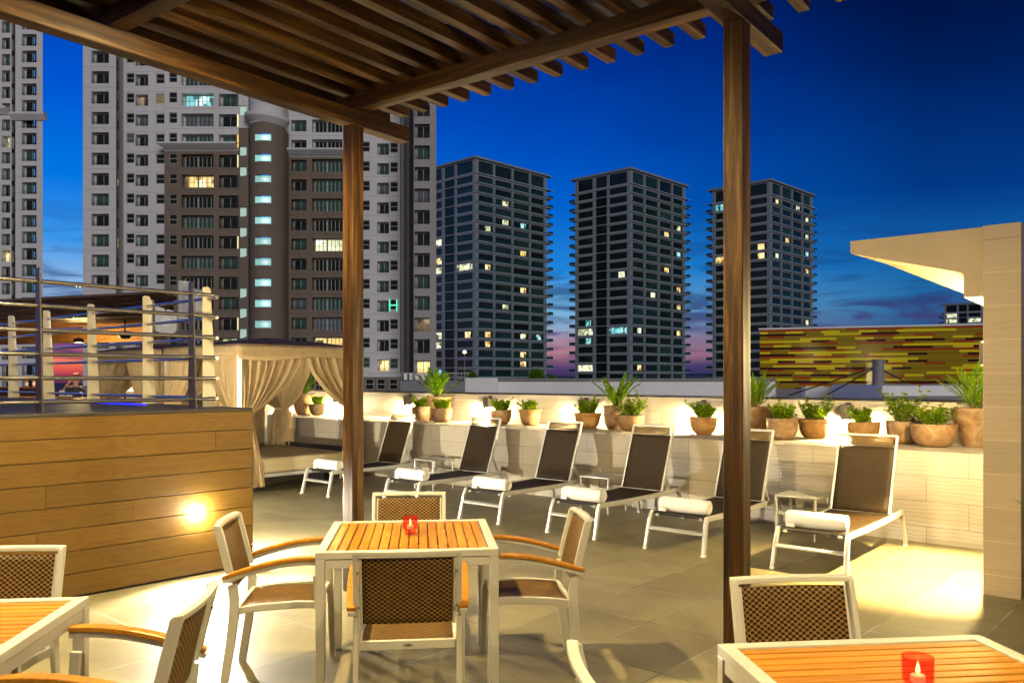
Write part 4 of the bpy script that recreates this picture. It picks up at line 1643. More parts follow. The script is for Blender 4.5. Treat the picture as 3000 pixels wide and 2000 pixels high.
POTS = [(-16.96, 9.34, .187, .36, 'tub', 'palm', .46, 'potted palm farthest along the ledge, half hidden by the cabana curtain'),
        (-17.4, 9.2, .16, .20, 'bowl', 'shrub', .2, 'small shrub bowl at the foot of the farthest palm pot'),
        (-13.90, 9.44, .234, .40, 'tub', 'palm', .46, 'broad leaved potted palm in a banded terracotta tub behind the cabana curtains'),
        (-13.45, 9.42, .165, .215, 'bowl', 'shrub', .17, 'small round shrub bowl in front of the palm tub by the cabana'),
        (-10.44, 9.39, .177, .233, 'bowl', 'shrub', .20, 'dark terracotta bowl with a feathery shrub left of the big pale palm tub'),
        (-10.33, 9.86 - .22, .240, .39, 'tub', 'palm', .52, 'broad leaved palm in a pale washed tub standing behind two bowls'),
        (-9.78, 9.22, .176, .224, 'bowl', 'shrub', .19, 'mottled terracotta bowl in front of the pale palm tub'),
        (-8.69, 9.45, .166, .219, 'bowl', 'shrub', .20, 'smooth terracotta bowl with a clipped shrub right of a wall lamp'),
        (-8.39 + .25, 9.50, .180, .240, 'rim', 'shrub', .17, 'rimmed terracotta bowl tilted slightly, with a round clipped shrub'),
        (-7.03, 9.45, .205, .222, 'rim', 'shrub', .22, 'wide rimmed terracotta bowl with a loose shrub in front of a wall lamp'),
        (-6.62, 9.55, .185, .33, 'tub', 'palm', .46, 'dark brown palm tub with tall broad fronds in the middle of the ledge'),
        (-6.25, 9.36, .180, .210, 'bowl', 'shrub', .30, 'terracotta bowl with a straggly pale shrub right of the dark palm tub'),
        (-5.20, 9.42, .172, .219, 'bowl', 'shrub', .20, 'lone round terracotta bowl just left of the right pergola post'),
        (-4.58, 9.56, .258, .36, 'urn', 'fine', .44, 'flaring stained urn with a fine leaved palm, right of the right pergola post'),
        (-4.09, 9.24, .182, .247, 'bowl', 'shrub', .21, 'round terracotta bowl in front of the flaring palm urn'),
        (-3.86, 9.62, .201, .228, 'rim', 'shrub', .26, 'wide rimmed bowl with a dense airy shrub left of the bright wall lamp'),
        (-3.30, 9.60, .176, .215, 'bowl', 'shrub', .19, 'pale streaked bowl with a small shrub right of the bright wall lamp'),
        (-2.85, 9.55, .185, .242, 'bowl', 'shrub', .36, 'deep brown bowl with a tall pointed shrub, behind the whitest bowl'),
        (-2.49, 9.30, .224, .235, 'bowl', 'shrub', .22, 'whitest broad bowl with a spreading bright green shrub'),
        (-2.17, 9.58, .235, .40, 'urn', 'fine', .46, 'tall pale urn with an arching palm frond, cut off by the tiled pillar')]
for i, (x, y, r, h, k, pl_, ph, lab) in enumerate(POTS):
    potted(x, y, LZ + .001, r, h, k, pl_, ph, lab, 100 + i)
w = view(3.98, 5.75)
potted(w.x, w.y, .0, .22, .36, 'urn', 'fine', .55, 'floor standing potted palm at the right edge, only frond tips showing beside the pillar', 200, None)

# ------------------------------------------------------------------ the city beyond
gm = Mat('city_ground_asphalt', .9, (.03, .03, .032)).m
gr = MB().box(-4000, 4000, -400, 7000, -36.2, -36).obj('city_ground', gm, rotz=YAW)
tag(gr, kind='structure')
hm = painted('hill_haze_blue', (.03, .05, .10), .95)
hl = MB()
pts = []
rnd = random.Random(4)
for i in range(61):
    X = -1500 + 75 * i
    Z = 1.585 + 8 + 15 * math.exp(-((X - 1150) / 420) ** 2) + 5 * math.sin(X / 130) + rnd.uniform(-1.5, 1.5)
    pts.append((X, Z))
for dy, k in ((0, 1.0),):
    vs = []
    for X, Z in pts:
        vs += [(X, 4200, -36), (X, 4200, Z * .5), (X, 4500, Z), (X, 5200, -36)]
    fs = []
    for i in range(60):
        for j in range(3):
            fs.append((4 * i + j, 4 * i + 4 + j, 4 * i + 5 + j, 4 * i + 1 + j))
    hl.add(vs, fs)
o = hl.obj('hills', hm, smooth=True, rotz=YAW)
tag(o, kind='structure')

F_WHITE = mat_facade('white_render', (.56, .55, .545), (.68, .67, .665), 3.0, .62)
F_BROWN = mat_facade('brown_render', (.155, .117, .086), (.205, .158, .120), 3.0, .62)
F_GREY = mat_facade('grey_render', (.30, .285, .275), (.38, .36, .35), 3.0, .62)
F_TOWER = mat_facade('tower_render', (.20, .235, .275), (.26, .30, .34), 3.1, 0)
M_SLAB = painted('slab_edge_render', (.50, .56, .62), .7, 0, .12, .2)
M_FRAME = painted('window_frame_pale', (.36, .37, .34), .5, 0, .08, .5)
M_RAILD = painted('dark_balcony_glass', (.008, .010, .011), .35, 0, .2, .5)
gd = Mat('dark_window_glass', .12, (.010, .017, .015), spec=.25); M_GLASSD = gd.m
gt = Mat('green_curtained_glass', .12, (.04, .10, .088), spec=.3)
_x0, _y0, _z0 = gt.sep(gt.tc())
_w = gt.math('SINE', gt.math('MULTIPLY', _x0, 34.0))
gt.set('Base Color', gt.ramp(gt.math('ADD', gt.math('MULTIPLY', _w, .3), .5), [(.2, (.025, .065, .058)), (.8, (.055, .125, .108))]))
M_GLASSG = gt.m
gb = Mat('blue_grey_curtained_glass', .15, (.10, .13, .15)); M_GLASSB = gb.m
tg = Mat('tower_glass', .14, spec=.22)
_r = tg.objrand()
_v = tg.noise(tg.mapping(tg.tc(), (.35, .35, .25)), 1.0, 2)
tg.set('Base Color', tg.ramp(tg.math('ADD', tg.math('MULTIPLY', _r, .6), tg.math('MULTIPLY', _v, .4)), [(.2, (.005, .010, .012)), (.55, (.011, .028, .031)), (.85, (.022, .062, .060))]))
M_TGLASS = tg.m
tb_ = Mat('teal_balustrade', .1, (.02, .09, .12)); tb_.set('Alpha', .8); M_BALU = tb_.m
L_WARM = mat_interior('room_lit_warm', [(.75, .42, .10), (1.0, .78, .30), (1.0, .92, .62)], 1.35)
L_COOL = mat_interior('room_lit_cool', [(.06, .32, .34), (.25, .68, .70), (.80, 1.0, 1.0)], 1.2)
L_PALE = mat_interior('room_lit_pale', [(.45, .48, .25), (.85, .88, .55), (1.0, 1.0, .85)], 1.3)
M_DIMROOM = mat_interior('room_dimly_lit', [(.10, .06, .02), (.35, .24, .10), (.75, .55, .28)], .55)
L_AMBER = mat_glow('slot_lit_amber', (1.0, .58, .10), .9)
L_YEL = mat_glow('slot_lit_yellow', (.95, .86, .42), .85)
sm_ = Mat('stair_light', .4, (.2, .4, .4))
_sx, _sy, _sz = sm_.sep(sm_.tc())
_d = sm_.math('SQRT', sm_.math('ADD', sm_.math('POWER', sm_.math('SUBTRACT', _sx, .25), 2.0), sm_.math('POWER', sm_.math('MULTIPLY', sm_.math('SUBTRACT', _sz, .5), 1.4), 2.0)))
_rr = sm_.math('ADD', .62, sm_.math('MULTIPLY', sm_.objrand(), .6))
sm_.emit(sm_.ramp(_d, [(0.0, (1, 1, 1)), (.18, (.85, 1, .98)), (.5, (.42, .74, .70)), (1.0, (.22, .45, .42))]), _rr)
L_STAIR = sm_.m
L_ALC = mat_glow('alcove_lit', (.36, .50, .44), .75)
L_NEON = mat_glow('green_neon', (.12, 1.0, .55), 1.0)


def holes_wall(m, x0, x1, z0, z1, y, holes, mat=0, depth_mat=0):
    """wall plane at y with rectangular recesses (hx0,hx1,hz0,hz1,depth) going to +y"""
    xs = sorted({x0, x1, *[h[0] for h in holes], *[h[1] for h in holes]})
    zs = sorted({z0, z1, *[max(z0, h[2]) for h in holes], *[min(z1, h[3]) for h in holes]})
    xs = [x for x in xs if x0 - 1e-6 <= x <= x1 + 1e-6]
    cols = {}
    for h in holes:
        cols.setdefault((h[0], h[1]), []).append(h)
    vs, fs = [], []
    for i in range(len(xs) - 1):
        xm = (xs[i] + xs[i + 1]) / 2
        hs = [h for (a, b), l in cols.items() if a < xm < b for h in l]
        hs.sort(key=lambda h: h[2])
        zc = z0
        spans = []
        for h in hs:
            if h[2] > zc: spans.append((zc, h[2]))
            zc = max(zc, h[3])
        if zc < z1: spans.append((zc, z1))
        for a, b in spans:
            k = len(vs)
            vs += [(xs[i], y, a), (xs[i + 1], y, a), (xs[i + 1], y, b), (xs[i], y, b)]
            fs.append((k, k + 1, k + 2, k + 3))
    m.add(vs, fs, mat)
    for a, b, c, d, dp in holes:
        m.add([(a, y, c), (b, y, c), (b, y, d), (a, y, d), (a, y + dp, c), (b, y + dp, c), (b, y + dp, d), (a, y + dp, d)],
              [(0, 4, 7, 3), (1, 2, 6, 5), (0, 1, 5, 4), (3, 7, 6, 2), (4, 5, 6, 7)], depth_mat)


WCACHE = {}


def window_mesh(kind, w, h, glass):
    """origin at the lower left front corner of its opening; glass faces -y"""
    key = (kind, round(w, 2), round(h, 2), glass.name)
    if key in WCACHE: return WCACHE[key]
    m = MB()
    fr = .09
    if kind == 'sash':
        m.box(0, w, .06, .09, 0, h, 1)
        m.box(0, fr, 0, .06, 0, h); m.box(w - fr, w, 0, .06, 0, h)
        m.box(fr, w - fr, 0, .06, 0, fr); m.box(fr, w - fr, 0, .06, h - fr, h)
        m.box(fr, w - fr, 0, .058, h * .5 - .05, h * .5 + .05)
    elif kind in ('door', 'wide'):
        dp = .85
        ws = w * .10 if kind == 'door' else w * .06
        m.box(ws, w, dp, dp + .03, 0, h - .12, 1)
        m.box(ws, w, dp - .05, dp, h - .16, h, 0)
        m.box(ws, ws + .12, dp - .05, dp, 0, h - .16, 0)
        n = 2 if kind == 'door' else 7
        for k in range(1, n):
            x = ws + (w - ws) * k / n
            t = .04 if (kind == 'door' or k % 2) else .045
            if kind == 'wide' and k == 3: t = .13
            m.box(x - t, x + t, dp - .04, dp - .002, 0, h - .16, 0)
        if kind == 'door':
            for q in (.04, .13, .22):
                m.box(0, w, .03, .055, h * q, h * q + .05, 2)
        m.box(0, w, .02, .07, h * .36, h * .36 + .035, 3)
    elif kind == 'slot':
        m.box(0, w, .05, .09, 0, h, 1)
    elif kind == 'band':      # ribbon glazing of the glass towers
        m.box(0, w, .05, .09, 0, h, 1)
        n = max(2, int(w / 1.5))
        for k in range(1, n):
            m.box(w * k / n - .025, w * k / n + .025, .02, .048, 0, h, 3)
        m.box(0, w, .02, .048, h * .62, h * .62 + .04, 3)
    elif kind == 'band_lit':  # mostly dark ribbon, one lit pane
        a = w * .50
        m.box(0, a, .05, .09, 0, h, 2)
        m.box(a, a + w * .34, .05, .09, 0, h * .94, 1)
        m.box(a + w * .34, w, .05, .09, 0, h, 2)
        m.box(a, a + w * .34, .05, .09, h * .94, h, 2)
    me = m.mesh('window_' + kind, [M_FRAME, glass, M_RAILD if kind != 'band_lit' else M_TGLASS, M_BLACK])
    WCACHE[key] = me
    return me


def put_window(parent, name, kind, w, h, glass, loc, rz=0.0, kindtag=None):
    o = bpy.data.objects.new(name, window_mesh(kind, w, h, glass))
    COL.objects.link(o)
    o.parent = parent
    o.location = loc
    if rz: o.rotation_euler = (0, 0, rz)
    return o


def ux(px, Y):
    return (px - 1500) / 2440 * Y


def uz(py, Y):
    return EYE + (1108 - py) * Y / 2440


def storey_block(b, px0, px1, Y, wins, z0, z1, mats, split=None, phase=44.8, lit={}, rows=20, ret=None):
    """one flush bay of the apartment tower: wall pieces with recesses plus a window part in every opening"""
    x0, x1 = ux(px0, Y), ux(px1, Y)
    holes = []
    rnd = random.Random(int(px0))
    for (p, q, dz0, dz1, kind, nm) in wins:
        for r in range(-10, rows):
            zs = phase - 3.0 * r + dz0
            ze = phase - 3.0 * r + dz1
            if zs < z0 + .2 or ze > z1 - .2: continue
            a, c = ux(p, Y), ux(q, Y)
            dp = {'sash': .22, 'door': 1.0, 'wide': 1.0, 'slot': .15}[kind]
            holes.append((a, c, zs, ze, dp))
            g = lit.get((nm, r))
            if g is None:
                u = rnd.random()
                g = M_GLASSD if ((kind == 'sash' and u < .93) or u < .56) else (M_GLASSG if u < .86 else (M_GLASSB if u < .97 else M_DIMROOM))
            put_window(b, nm, kind, c - a, ze - zs, g, (a, Y + dp - (.10 if kind == 'sash' else .95 if kind in ('door', 'wide') else .10), zs))
    cuts = [z0, z1] if split is None else [z0, split, z1]
    for i in range(len(cuts) - 1):
        m = MB()
        hh = [h for h in holes if h[2] >= cuts[i] - .01 and h[3] <= cuts[i + 1] + .01]
        holes_wall(m, x0, x1, cuts[i], cuts[i + 1], Y, hh)
        # returns and back so that the bay is a solid
        d = ret or 14
        xl = x0 * (Y + d) / Y + .2
        m.add([(x0, Y, cuts[i]), (x0, Y, cuts[i + 1]), (xl, Y + d, cuts[i + 1]), (xl, Y + d, cuts[i])], [(0, 1, 2, 3)])
        xr = x1 * (Y + d) / Y - .2
        m.add([(x1, Y, cuts[i]), (xr, Y + d, cuts[i]), (xr, Y + d, cuts[i + 1]), (x1, Y, cuts[i + 1])], [(0, 1, 2, 3)])
        if i == len(cuts) - 2:
            m.add([(x0, Y, z1), (x1, Y, z1), (xr, Y + d, z1), (xl, Y + d, z1)], [(0, 1, 2, 3)])
        m.obj('wall', mats[i], b)


ap = thing('apartment_tower', 'broad white and brown apartment tower with a round stair turret of lit windows', 'apartment tower', (0, 0, 0), YAW)
ZB, ZTOP = -36, 58.5
storey_block(ap, 243, 340, 122.7, [(268, 319, .15, 1.95, 'door', 'balcony_window')], ZB, ZTOP, [F_WHITE], phase=44.85, lit={('balcony_window', 3): L_WARM if False else None} if False else {})
storey_block(ap, 340, 362, 127, [(341, 348, .2, 1.8, 'sash', 'slit_window')], ZB, ZTOP, [F_GREY], phase=45.2)
storey_block(ap, 362, 482, 124.7, [(370, 393.5, .6, 2.05, 'sash', 'small_window'), (397, 434, .15, 1.85, 'door', 'balcony_window'), (457, 482, .5, 1.95, 'sash', 'small_window')],
             ZB, ZTOP, [F_WHITE], phase=45.2)
CB = {('wide_window', -1 + 2): None}
storey_block(ap, 482, 699, 123, [(495, 519, .45, 2.0, 'sash', 'stair_bay_window'), (531, 625.5, -.05, 1.85, 'wide', 'wide_window'), (641, 694, -.1, 1.75, 'door', 'recess_window'), (694.5, 698.5, -.1, 1.75, 'slot', 'slot_window')],
             ZB, ZTOP, [F_BROWN, F_WHITE], split=35.15, phase=44.81,
             lit={('wide_window', 1): L_COOL, ('wide_window', 5): L_WARM, ('slot_window', 2): L_YEL, ('slot_window', 3): L_AMBER, ('slot_window', 4): L_YEL, ('slot_window', 8): L_YEL, ('slot_window', 12): L_YEL, ('recess_window', 13): L_PALE})
storey_block(ap, 829, 1057, 126.5, [(829.5, 846, -.25, 1.55, 'slot', 'slot_window'), (853, 898, -.3, 1.40, 'door', 'recess_window'), (914, 1003, -.45, 1.5, 'wide', 'wide_window')],
             ZB, ZTOP, [F_BROWN, F_WHITE], split=35.2, phase=45.37 - .0,
             lit={('slot_window', 1): L_YEL, ('slot_window', 4): L_AMBER, ('slot_window', 11): L_AMBER, ('wide_window', 8): L_PALE, ('wide_window', 13): L_WARM, ('recess_window', 6): L_PALE if False else M_GLASSG})
storey_block(ap, 1057, 1172, 127.5, [(1060, 1083.5, .5, 2.05, 'sash', 'small_window'), (1105, 1139.5, -.0, 1.75, 'door', 'balcony_window'), (1142.5, 1166, .35, 1.9, 'sash', 'small_window')],
             ZB, ZTOP, [F_WHITE], phase=44.75, lit={('balcony_window', 14): L_WARM, ('small_window', 14): M_GLASSG})
storey_block(ap, 1172, 1212, 130, [], ZB, ZTOP, [F_GREY], phase=44.75)
storey_block(ap, 1212, 1278, 116.2, [(1214, 1259, .1, 2.05, 'door', 'balcony_window')], ZB, ZTOP, [F_GREY], phase=44.0, lit={('balcony_window', 14): L_WARM, ('balcony_window', 4): L_PALE if False else M_GLASSG}, ret=16)
# pipes in the grey recess
for px in (1178, 1196):
    MB().tube([(ux(px, 129.5), 129.7, -30), (ux(px, 129.5), 129.7, 56)], .25, 8).obj('drain_pipe', F_WHITE, ap, smooth=True)
# cornices on the brown bays
for a, b_, Y, z in ((468, 699, 123, 35.2), (829, 1057, 126.5, 35.25)):
    m = MB()
    x0, x1 = ux(a, Y), ux(b_, Y)
    m.add([(x0 + 1.1, Y - .02, z), (x1, Y - .02, z), (x1, Y - 1.2, z + .75), (x0 - .1, Y - 1.2, z + .75), (x0 - .1, Y - 1.2, z + 1.0), (x1, Y - 1.2, z + 1.0), (x1, Y + .4, z + 1.05), (x0 - .1, Y + .4, z + 1.05)],
          [(0, 1, 2, 3), (3, 2, 5, 4), (4, 5, 6, 7), (0, 3, 4, 7)])
    m.obj('cornice', F_WHITE, ap)
# small projecting slab low on the white bay
Y = 127.5
MB().box(ux(1057, Y), ux(1178, Y), Y - 1.6, Y + .4, uz(1105, Y), uz(1090, Y)).obj('cornice', F_WHITE, ap)
# round stair turret
YT = 123.2
xc, rt = ux(767, 119.7), 2.55
for i, (za, zb, mt) in enumerate(((ZB, 38.6, F_BROWN), (38.6, ZTOP + 2, F_WHITE))):
    m = MB()
    n = 20
    rows = [r for r in range(-6, 30) if za + .3 < 44.88 - 3.0 * r and 44.88 - 3.0 * r + 1.05 < zb - .3]
    A = [math.pi + math.pi * k / n for k in range(n + 1)]
    P = lambda a, z, rr=rt: (xc + rr * math.cos(a), YT - .6 + rr * math.sin(a), z)
    zs = sorted({za, zb, *[44.88 - 3.0 * r for r in rows], *[44.88 - 3.0 * r + 1.05 for r in rows]})
    hz = {44.88 - 3.0 * r for r in rows}
    vs, fs = [], []
    for j in range(len(zs) - 1):
        for k in range(n):
            if zs[j] in hz and 7 <= k <= 12: continue
            o_ = len(vs)
            vs += [P(A[k], zs[j]), P(A[k + 1], zs[j]), P(A[k + 1], zs[j + 1]), P(A[k], zs[j + 1])]
            fs.append((o_, o_ + 1, o_ + 2, o_ + 3))
    m.add(vs, fs)
    m.obj('stair_turret', mt, ap, smooth=False)
    for r in rows:
        z = 44.88 - 3.0 * r
        w = 2 * rt * math.sin(math.pi * 3 / n)
        q = bpy.data.objects.new('stair_window', WCACHE.get('st') or MB().box(-w / 2 - .15, w / 2 + .15, 0, .1, 0, 1.05).mesh('stair_window', [L_STAIR]))
        WCACHE['st'] = q.data
        COL.objects.link(q)
        q.parent = ap
        q.location = (xc, YT - .6 - rt * .90 + .35, z)
# rounded cap of the turret's brown part
m = MB()
n = 20
rows_ = [(2.55, 38.6), (3.3, 39.4), (3.3, 39.9), (2.5, 39.95)]
vs, fs = [], []
for rr, z in rows_:
    for k in range(n + 1):
        a = math.pi + math.pi * k / n
        vs.append((xc + rr * math.cos(a), YT - .6 + rr * math.sin(a), z + .9 * math.cos(a) * -.35))
for i in range(3):
    for k in range(n):
        fs.append((i * (n + 1) + k, i * (n + 1) + k + 1, (i + 1) * (n + 1) + k + 1, (i + 1) * (n + 1) + k))
m.add(vs, fs)
m.obj('turret_cornice', F_WHITE, ap)
# side wings of the turret with lit open landings
for s, (pa, pb) in ((-1, (698.6, 728)), (1, (792, 829))):
    a, b_ = ux(pa, YT), ux(pb, YT)
    holes = []
    pats = [1, 2, 3, 4, 6, 7, 8, 10, 11, 12, 13] if s < 0 else [0, 1, 4, 6, 7, 8, 10, 11, 12, 13]
    lx0, lx1 = (a + .08, a + 1.2) if s < 0 else (b_ - 1.75, b_ - .10)
    for r in pats:
        z = (43.5 if s < 0 else 44.8) - 3.0 * r
        holes.append((lx0, lx1, z, z + 1.45, .8))
        m = MB()
        p4 = [(lx0, 0, z + .35), (lx1, 0, z), (lx1, 0, z + 1.4), (lx0, 0, z + 1.4)] if s > 0 else [(lx0, 0, z), (lx1, 0, z + .35), (lx1, 0, z + 1.4), (lx0, 0, z + 1.4)]
        m.prism([(x, YT + .55, zz) for x, _, zz in p4], (0, .2, 0))
        m.obj('lit_landing', L_ALC, ap)
    for i, (za, zb, mt) in enumerate(((ZB, 38.6, F_BROWN), (38.6, ZTOP, F_WHITE))):
        m = MB()
        holes_wall(m, a, b_, za, zb, YT, [h for h in holes if h[2] > za and h[3] < zb])
        m.add([(a, YT, za), (a, YT, zb), (a, YT + 6, zb), (a, YT + 6, za)], [(0, 1, 2, 3)])
        m.add([(b_, YT, za), (b_, YT + 6, za), (b_, YT + 6, zb), (b_, YT, zb)], [(0, 1, 2, 3)])
        m.obj('wall', mt, ap)
# green neon outline round one small window
Y = 127.5
nz = MB()
x0, x1, z0, z1 = ux(1140, Y), ux(1164, Y), uz(911, Y), uz(877, Y)
for q in ((x0, x0 + .16, z0, z1), (x1 - .16, x1, z0, z1), (x0, x1, (z0 + z1) / 2 - .09, (z0 + z1) / 2 + .09)):
    nz.box(q[0], q[1], Y - .12, Y - .06, q[2], q[3])
nz.obj('neon_outline', L_NEON, ap)

# far left tower
a2 = thing('pale_tower', 'pale apartment tower cut by the left edge of the picture', 'apartment tower', (0, 0, 0), YAW)
storey_block(a2, -60, 34, 153, [(5, 30, .0, 2.1, 'door', 'balcony_window'), (-50, -22, .0, 2.1, 'door', 'balcony_window')], ZB, 72, [F_WHITE], phase=44.0, lit={('balcony_window', 0): L_PALE, ('balcony_window', 7): L_WARM}, rows=20)
storey_block(a2, 34, 45, 156, [], ZB, 72, [F_GREY])
storey_block(a2, 45, 125, 152, [(64, 107, .0, 2.15, 'door', 'balcony_window')], ZB, 72, [F_WHITE], phase=44.2, rows=20)
for a, b_, Y, py in ((-60, 26, 153, 329), (37, 138, 152, 346)):
    z = uz(py, Y)
    m = MB()
    x0, x1 = ux(a, Y), ux(b_, Y)
    m.prism([(x0, Y, z - .5), (x0, Y - .3, z - .5), (x0, Y - 1.2, z + .4), (x0, Y - 1.2, z + .8), (x0, Y, z + .8)], (x1 - x0, 0, 0))
    m.obj('cornice', F_WHITE, a2)
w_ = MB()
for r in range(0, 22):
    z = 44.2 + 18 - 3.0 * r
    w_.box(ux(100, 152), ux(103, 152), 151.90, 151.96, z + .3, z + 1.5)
w_.obj('sky_reflection_glow', mat_glow('sky_blue_reflection_strip', (.05, .22, .60), .5), a2)  # reflected sky put in as glowing blue strips


# three balconied glass towers and a far one
def glass_tower(label, X, Y, yaw, Lx, Ly, top, H, floors, seed, lits, zbase=-36, group='glass towers'):
    t = thing('glass_tower', label, 'glass tower', (*view(X, Y)[:2], 0), YAW + yaw, group)
    rnd = random.Random(seed)
    # local x runs along the right face, local y along the left face
    nb = 4
    bw = Lx / nb
    pr = .6
    wy = [(1.2, Ly * .37), (Ly * .41, Ly * .62), (Ly * .67, Ly - 1.1)]
    hx, hy = [], []
    first = top - 4.6
    for f_ in range(floors):
        zf = first - H * f_ if f_ else first
        h = 3.75 if f_ == 0 else H * .67
        z0 = zf + (.35 if f_ == 0 else .35)
        for k in range(nb):
            hx.append((f_, k, k * bw + (1.6 if k == 0 else pr * .5), (k + 1) * bw - (1.4 if k == nb - 1 else pr * .5), z0, z0 + h))
        for k, (a, b) in enumerate(wy):
            if k == 1 and f_ > 0: continue
            hy.append((f_, k, a, b, z0, z0 + h))
    zs = [first + .35 - H * (floors - 1), first]
    hy.append((99, 1, wy[1][0], wy[1][1], zs[0], first - .5))
    m = MB()
    holes_wall(m, 0, Lx, zbase, top, 0, [(a, b, c, d, .5) for _, _, a, b, c, d in hx])
    # left face: build as x-wall then turn it into the y direction
    q = MB()
    holes_wall(q, 0, Ly, zbase, top, 0, [(a, b, c, d, .5) for _, _, a, b, c, d in hy])
    q.v = [(y_, x_, z_) for x_, y_, z_ in q.v]
    q.f = [list(reversed(f_)) for f_ in q.f]
    m.add(q.v, q.f)
    m.add([(Lx, 0, zbase), (Lx, Ly, zbase), (Lx, Ly, top), (Lx, 0, top), (0, Ly, zbase), (0, Ly, top), (0, 0, top)], [(0, 1, 2, 3), (4, 5, 2, 1), (6, 3, 2, 5)])
    m.obj('wall', F_TOWER, t)
    nw = 0
    stuff = MB()
    for f_, k, a, b, c, d in hx:
        g = lits.get(('r', f_, k), (L_WARM, L_PALE, L_COOL)[rnd.randrange(3)] if rnd.random() < .018 else None)
        kind = 'band' if g is None else 'band_lit'
        if g is not None and isinstance(g, tuple): kind, g = g
        put_window(t, 'window', kind, b - a, d - c, g or M_TGLASS, (a, .36, c))
    for f_, k, a, b, c, d in hy:
        g = lits.get(('l', f_, k))
        kind = 'band' if g is None else 'band_lit'
        if g is not None and isinstance(g, tuple): kind, g = g
        if g is None and f_ != 99:
            # dark ribbon windows of the side face, kept together
            stuff.box(.40, .45, a, b, c, d)
            n = max(2, int((b - a) / 1.6))
            for i in range(1, n):
                y = a + (b - a) * i / n
                stuff.box(.385, .398, y - .02, y + .02, c, d, 1)
        else:
            o = put_window(t, 'side_window' if f_ != 99 else 'stair_glazing', kind, b - a, d - c, g or M_TGLASS, (.36, b, c), math.radians(-90))
    o = stuff.obj('side_window', [M_TGLASS, M_BLACK], t)
    o['kind'] = 'stuff'
    for f_ in range(floors):
        zf = first - H * f_
        sl = MB()
        e = 2.6
        sl.box(-.12, Lx, -.75, -.002, zf - .02, zf + .14)
        sl.box(Lx + .002, Lx + e, -.75, Ly * .55, zf - .02, zf + .14)
        sl.box(-.12, -.002, -.0, Ly, zf - .02, zf + .14)
        sl.box(-.12, Ly * .0 + Lx * .6, Ly + .002, Ly + e, zf - .02, zf + .14)
        sl.obj('balcony_slab', M_SLAB, t)
        if f_:
            MB().box(-.02, Lx - .05, -.72, -.68, zf + .14, zf + .55).obj('balustrade', M_BALU, t)
            gl = MB()
            gl.prism([(Lx + .05, -.72, zf + .14), (Lx + e - .05, -.72, zf + .14), (Lx + e - .05, Ly * .54, zf + .14), (Lx + e - .10, Ly * .54, zf + .14), (Lx + e - .10, -.66, zf + .14), (Lx + .05, -.66, zf + .14)], (0, 0, .98))
            gl.obj('balustrade', M_BALU, t)
            gl = MB()
            gl.prism([(-.11, Ly + .1, zf + .14), (-.05, Ly + .1, zf + .14), (-.05, Ly + e - .11, zf + .14), (Lx * .58, Ly + e - .11, zf + .14), (Lx * .58, Ly + e - .05, zf + .14), (-.11, Ly + e - .05, zf + .14)], (0, 0, .98))
            gl.obj('balustrade', M_BALU, t)
            jb = MB()
            for i in range(int(Lx / 1.25)):
                x = .8 + 1.25 * i
                jb.box(x, x + .62, -.10, -.004, zf - .62, zf - .42)
            jb.obj('louvre_vents', M_BLACK, t)['kind'] = 'stuff'
    rf_ = MB()
    e = 2.0
    rf_.prism([(-.5, -.9, top), (Lx + e, -.9, top), (Lx + e, Ly + e, top), (-.5, Ly + e, top)], (0, 0, .32))
    rf_.box(-.3, Lx + 1.2, -.5, Ly + 1.2, top + .322, top + .75)
    rf_.obj('roof', F_TOWER, t)
    pl = MB()
    for k in range(nb + 1):
        x = min(max(k * bw, .7), Lx - .6)
        pl.box(x - .24, x + .24, -.28, -.003, zbase, top - .1)
    pl.obj('pier', F_TOWER, t)
    bl = MB()
    bl.ball((Lx * .55, Ly * .4, top + 2.4), .25, 8, 6)
    bl.tube([(Lx * .55, Ly * .4, top + .75), (Lx * .55, Ly * .4, top + 2.3)], .08, 6)
    bl.obj('roof_beacon', F_TOWER, t)
    return t


W, Cc, P_ = L_WARM, L_COOL, L_PALE
full = lambda g: ('slot', g)
glass_tower('nearest looking balconied glass tower, standing beside the broad apartment tower', -11.8, 265, math.radians(46), 34.4, 24, 71.6, 3.1, 24, 1,
            {('r', 5, 2): Cc, ('r', 6, 0): P_, ('r', 8, 2): W, ('r', 10, 0): W, ('r', 9, 0): None, ('l', 7, 2): full(P_), ('l', 9, 2): full(W), ('l', 10, 2): full(P_), ('l', 10, 0): full(P_), ('r', 12, 2): W, ('r', 14, 1): P_,
             ('r', 17, 2): P_, ('r', 17, 0): W, ('r', 17, 3): Cc, ('l', 17, 0): W, ('l', 17, 2): full(P_), ('l', 18, 2): full(P_), ('r', 18, 0): W, ('l', 21, 2): full(Cc), ('r', 20, 2): W})
glass_tower('middle balconied glass tower standing free against the sunset gap', 38.8, 274, math.radians(47), 34.2, 23, 70.3, 3.1, 23, 2,
            {('r', 4, 3): P_, ('r', 5, 2): W, ('r', 11, 3): W, ('r', 9, 2): W, ('r', 12, 1): P_, ('r', 13, 3): W, ('l', 16, 2): full(P_), ('l', 16, 0): full(Cc), ('r', 16, 0): P_, ('r', 16, 3): W, ('l', 15, 2): Cc, ('l', 17, 2): Cc,
             ('l', 20, 2): full(P_), ('r', 20, 0): W, ('r', 22, 2): W, ('r', 7, 3): Cc, ('l', 10, 0): P_})
glass_tower('farthest of the three balconied glass towers, crossed by the right pergola post', 87.4, 282, math.radians(46), 32.8, 22, 68.4, 3.1, 23, 3,
            {('r', 1, 0): W, ('r', 2, 3): P_, ('r', 4, 3): P_, ('r', 5, 1): W, ('r', 7, 0): P_, ('r', 8, 3): W, ('l', 6, 0): W, ('l', 7, 0): W, ('l', 7, 2): full(W), ('l', 1, 2): full(Cc), ('r', 6, 3): Cc, ('r', 14, 3): P_, ('r', 16, 1): None})
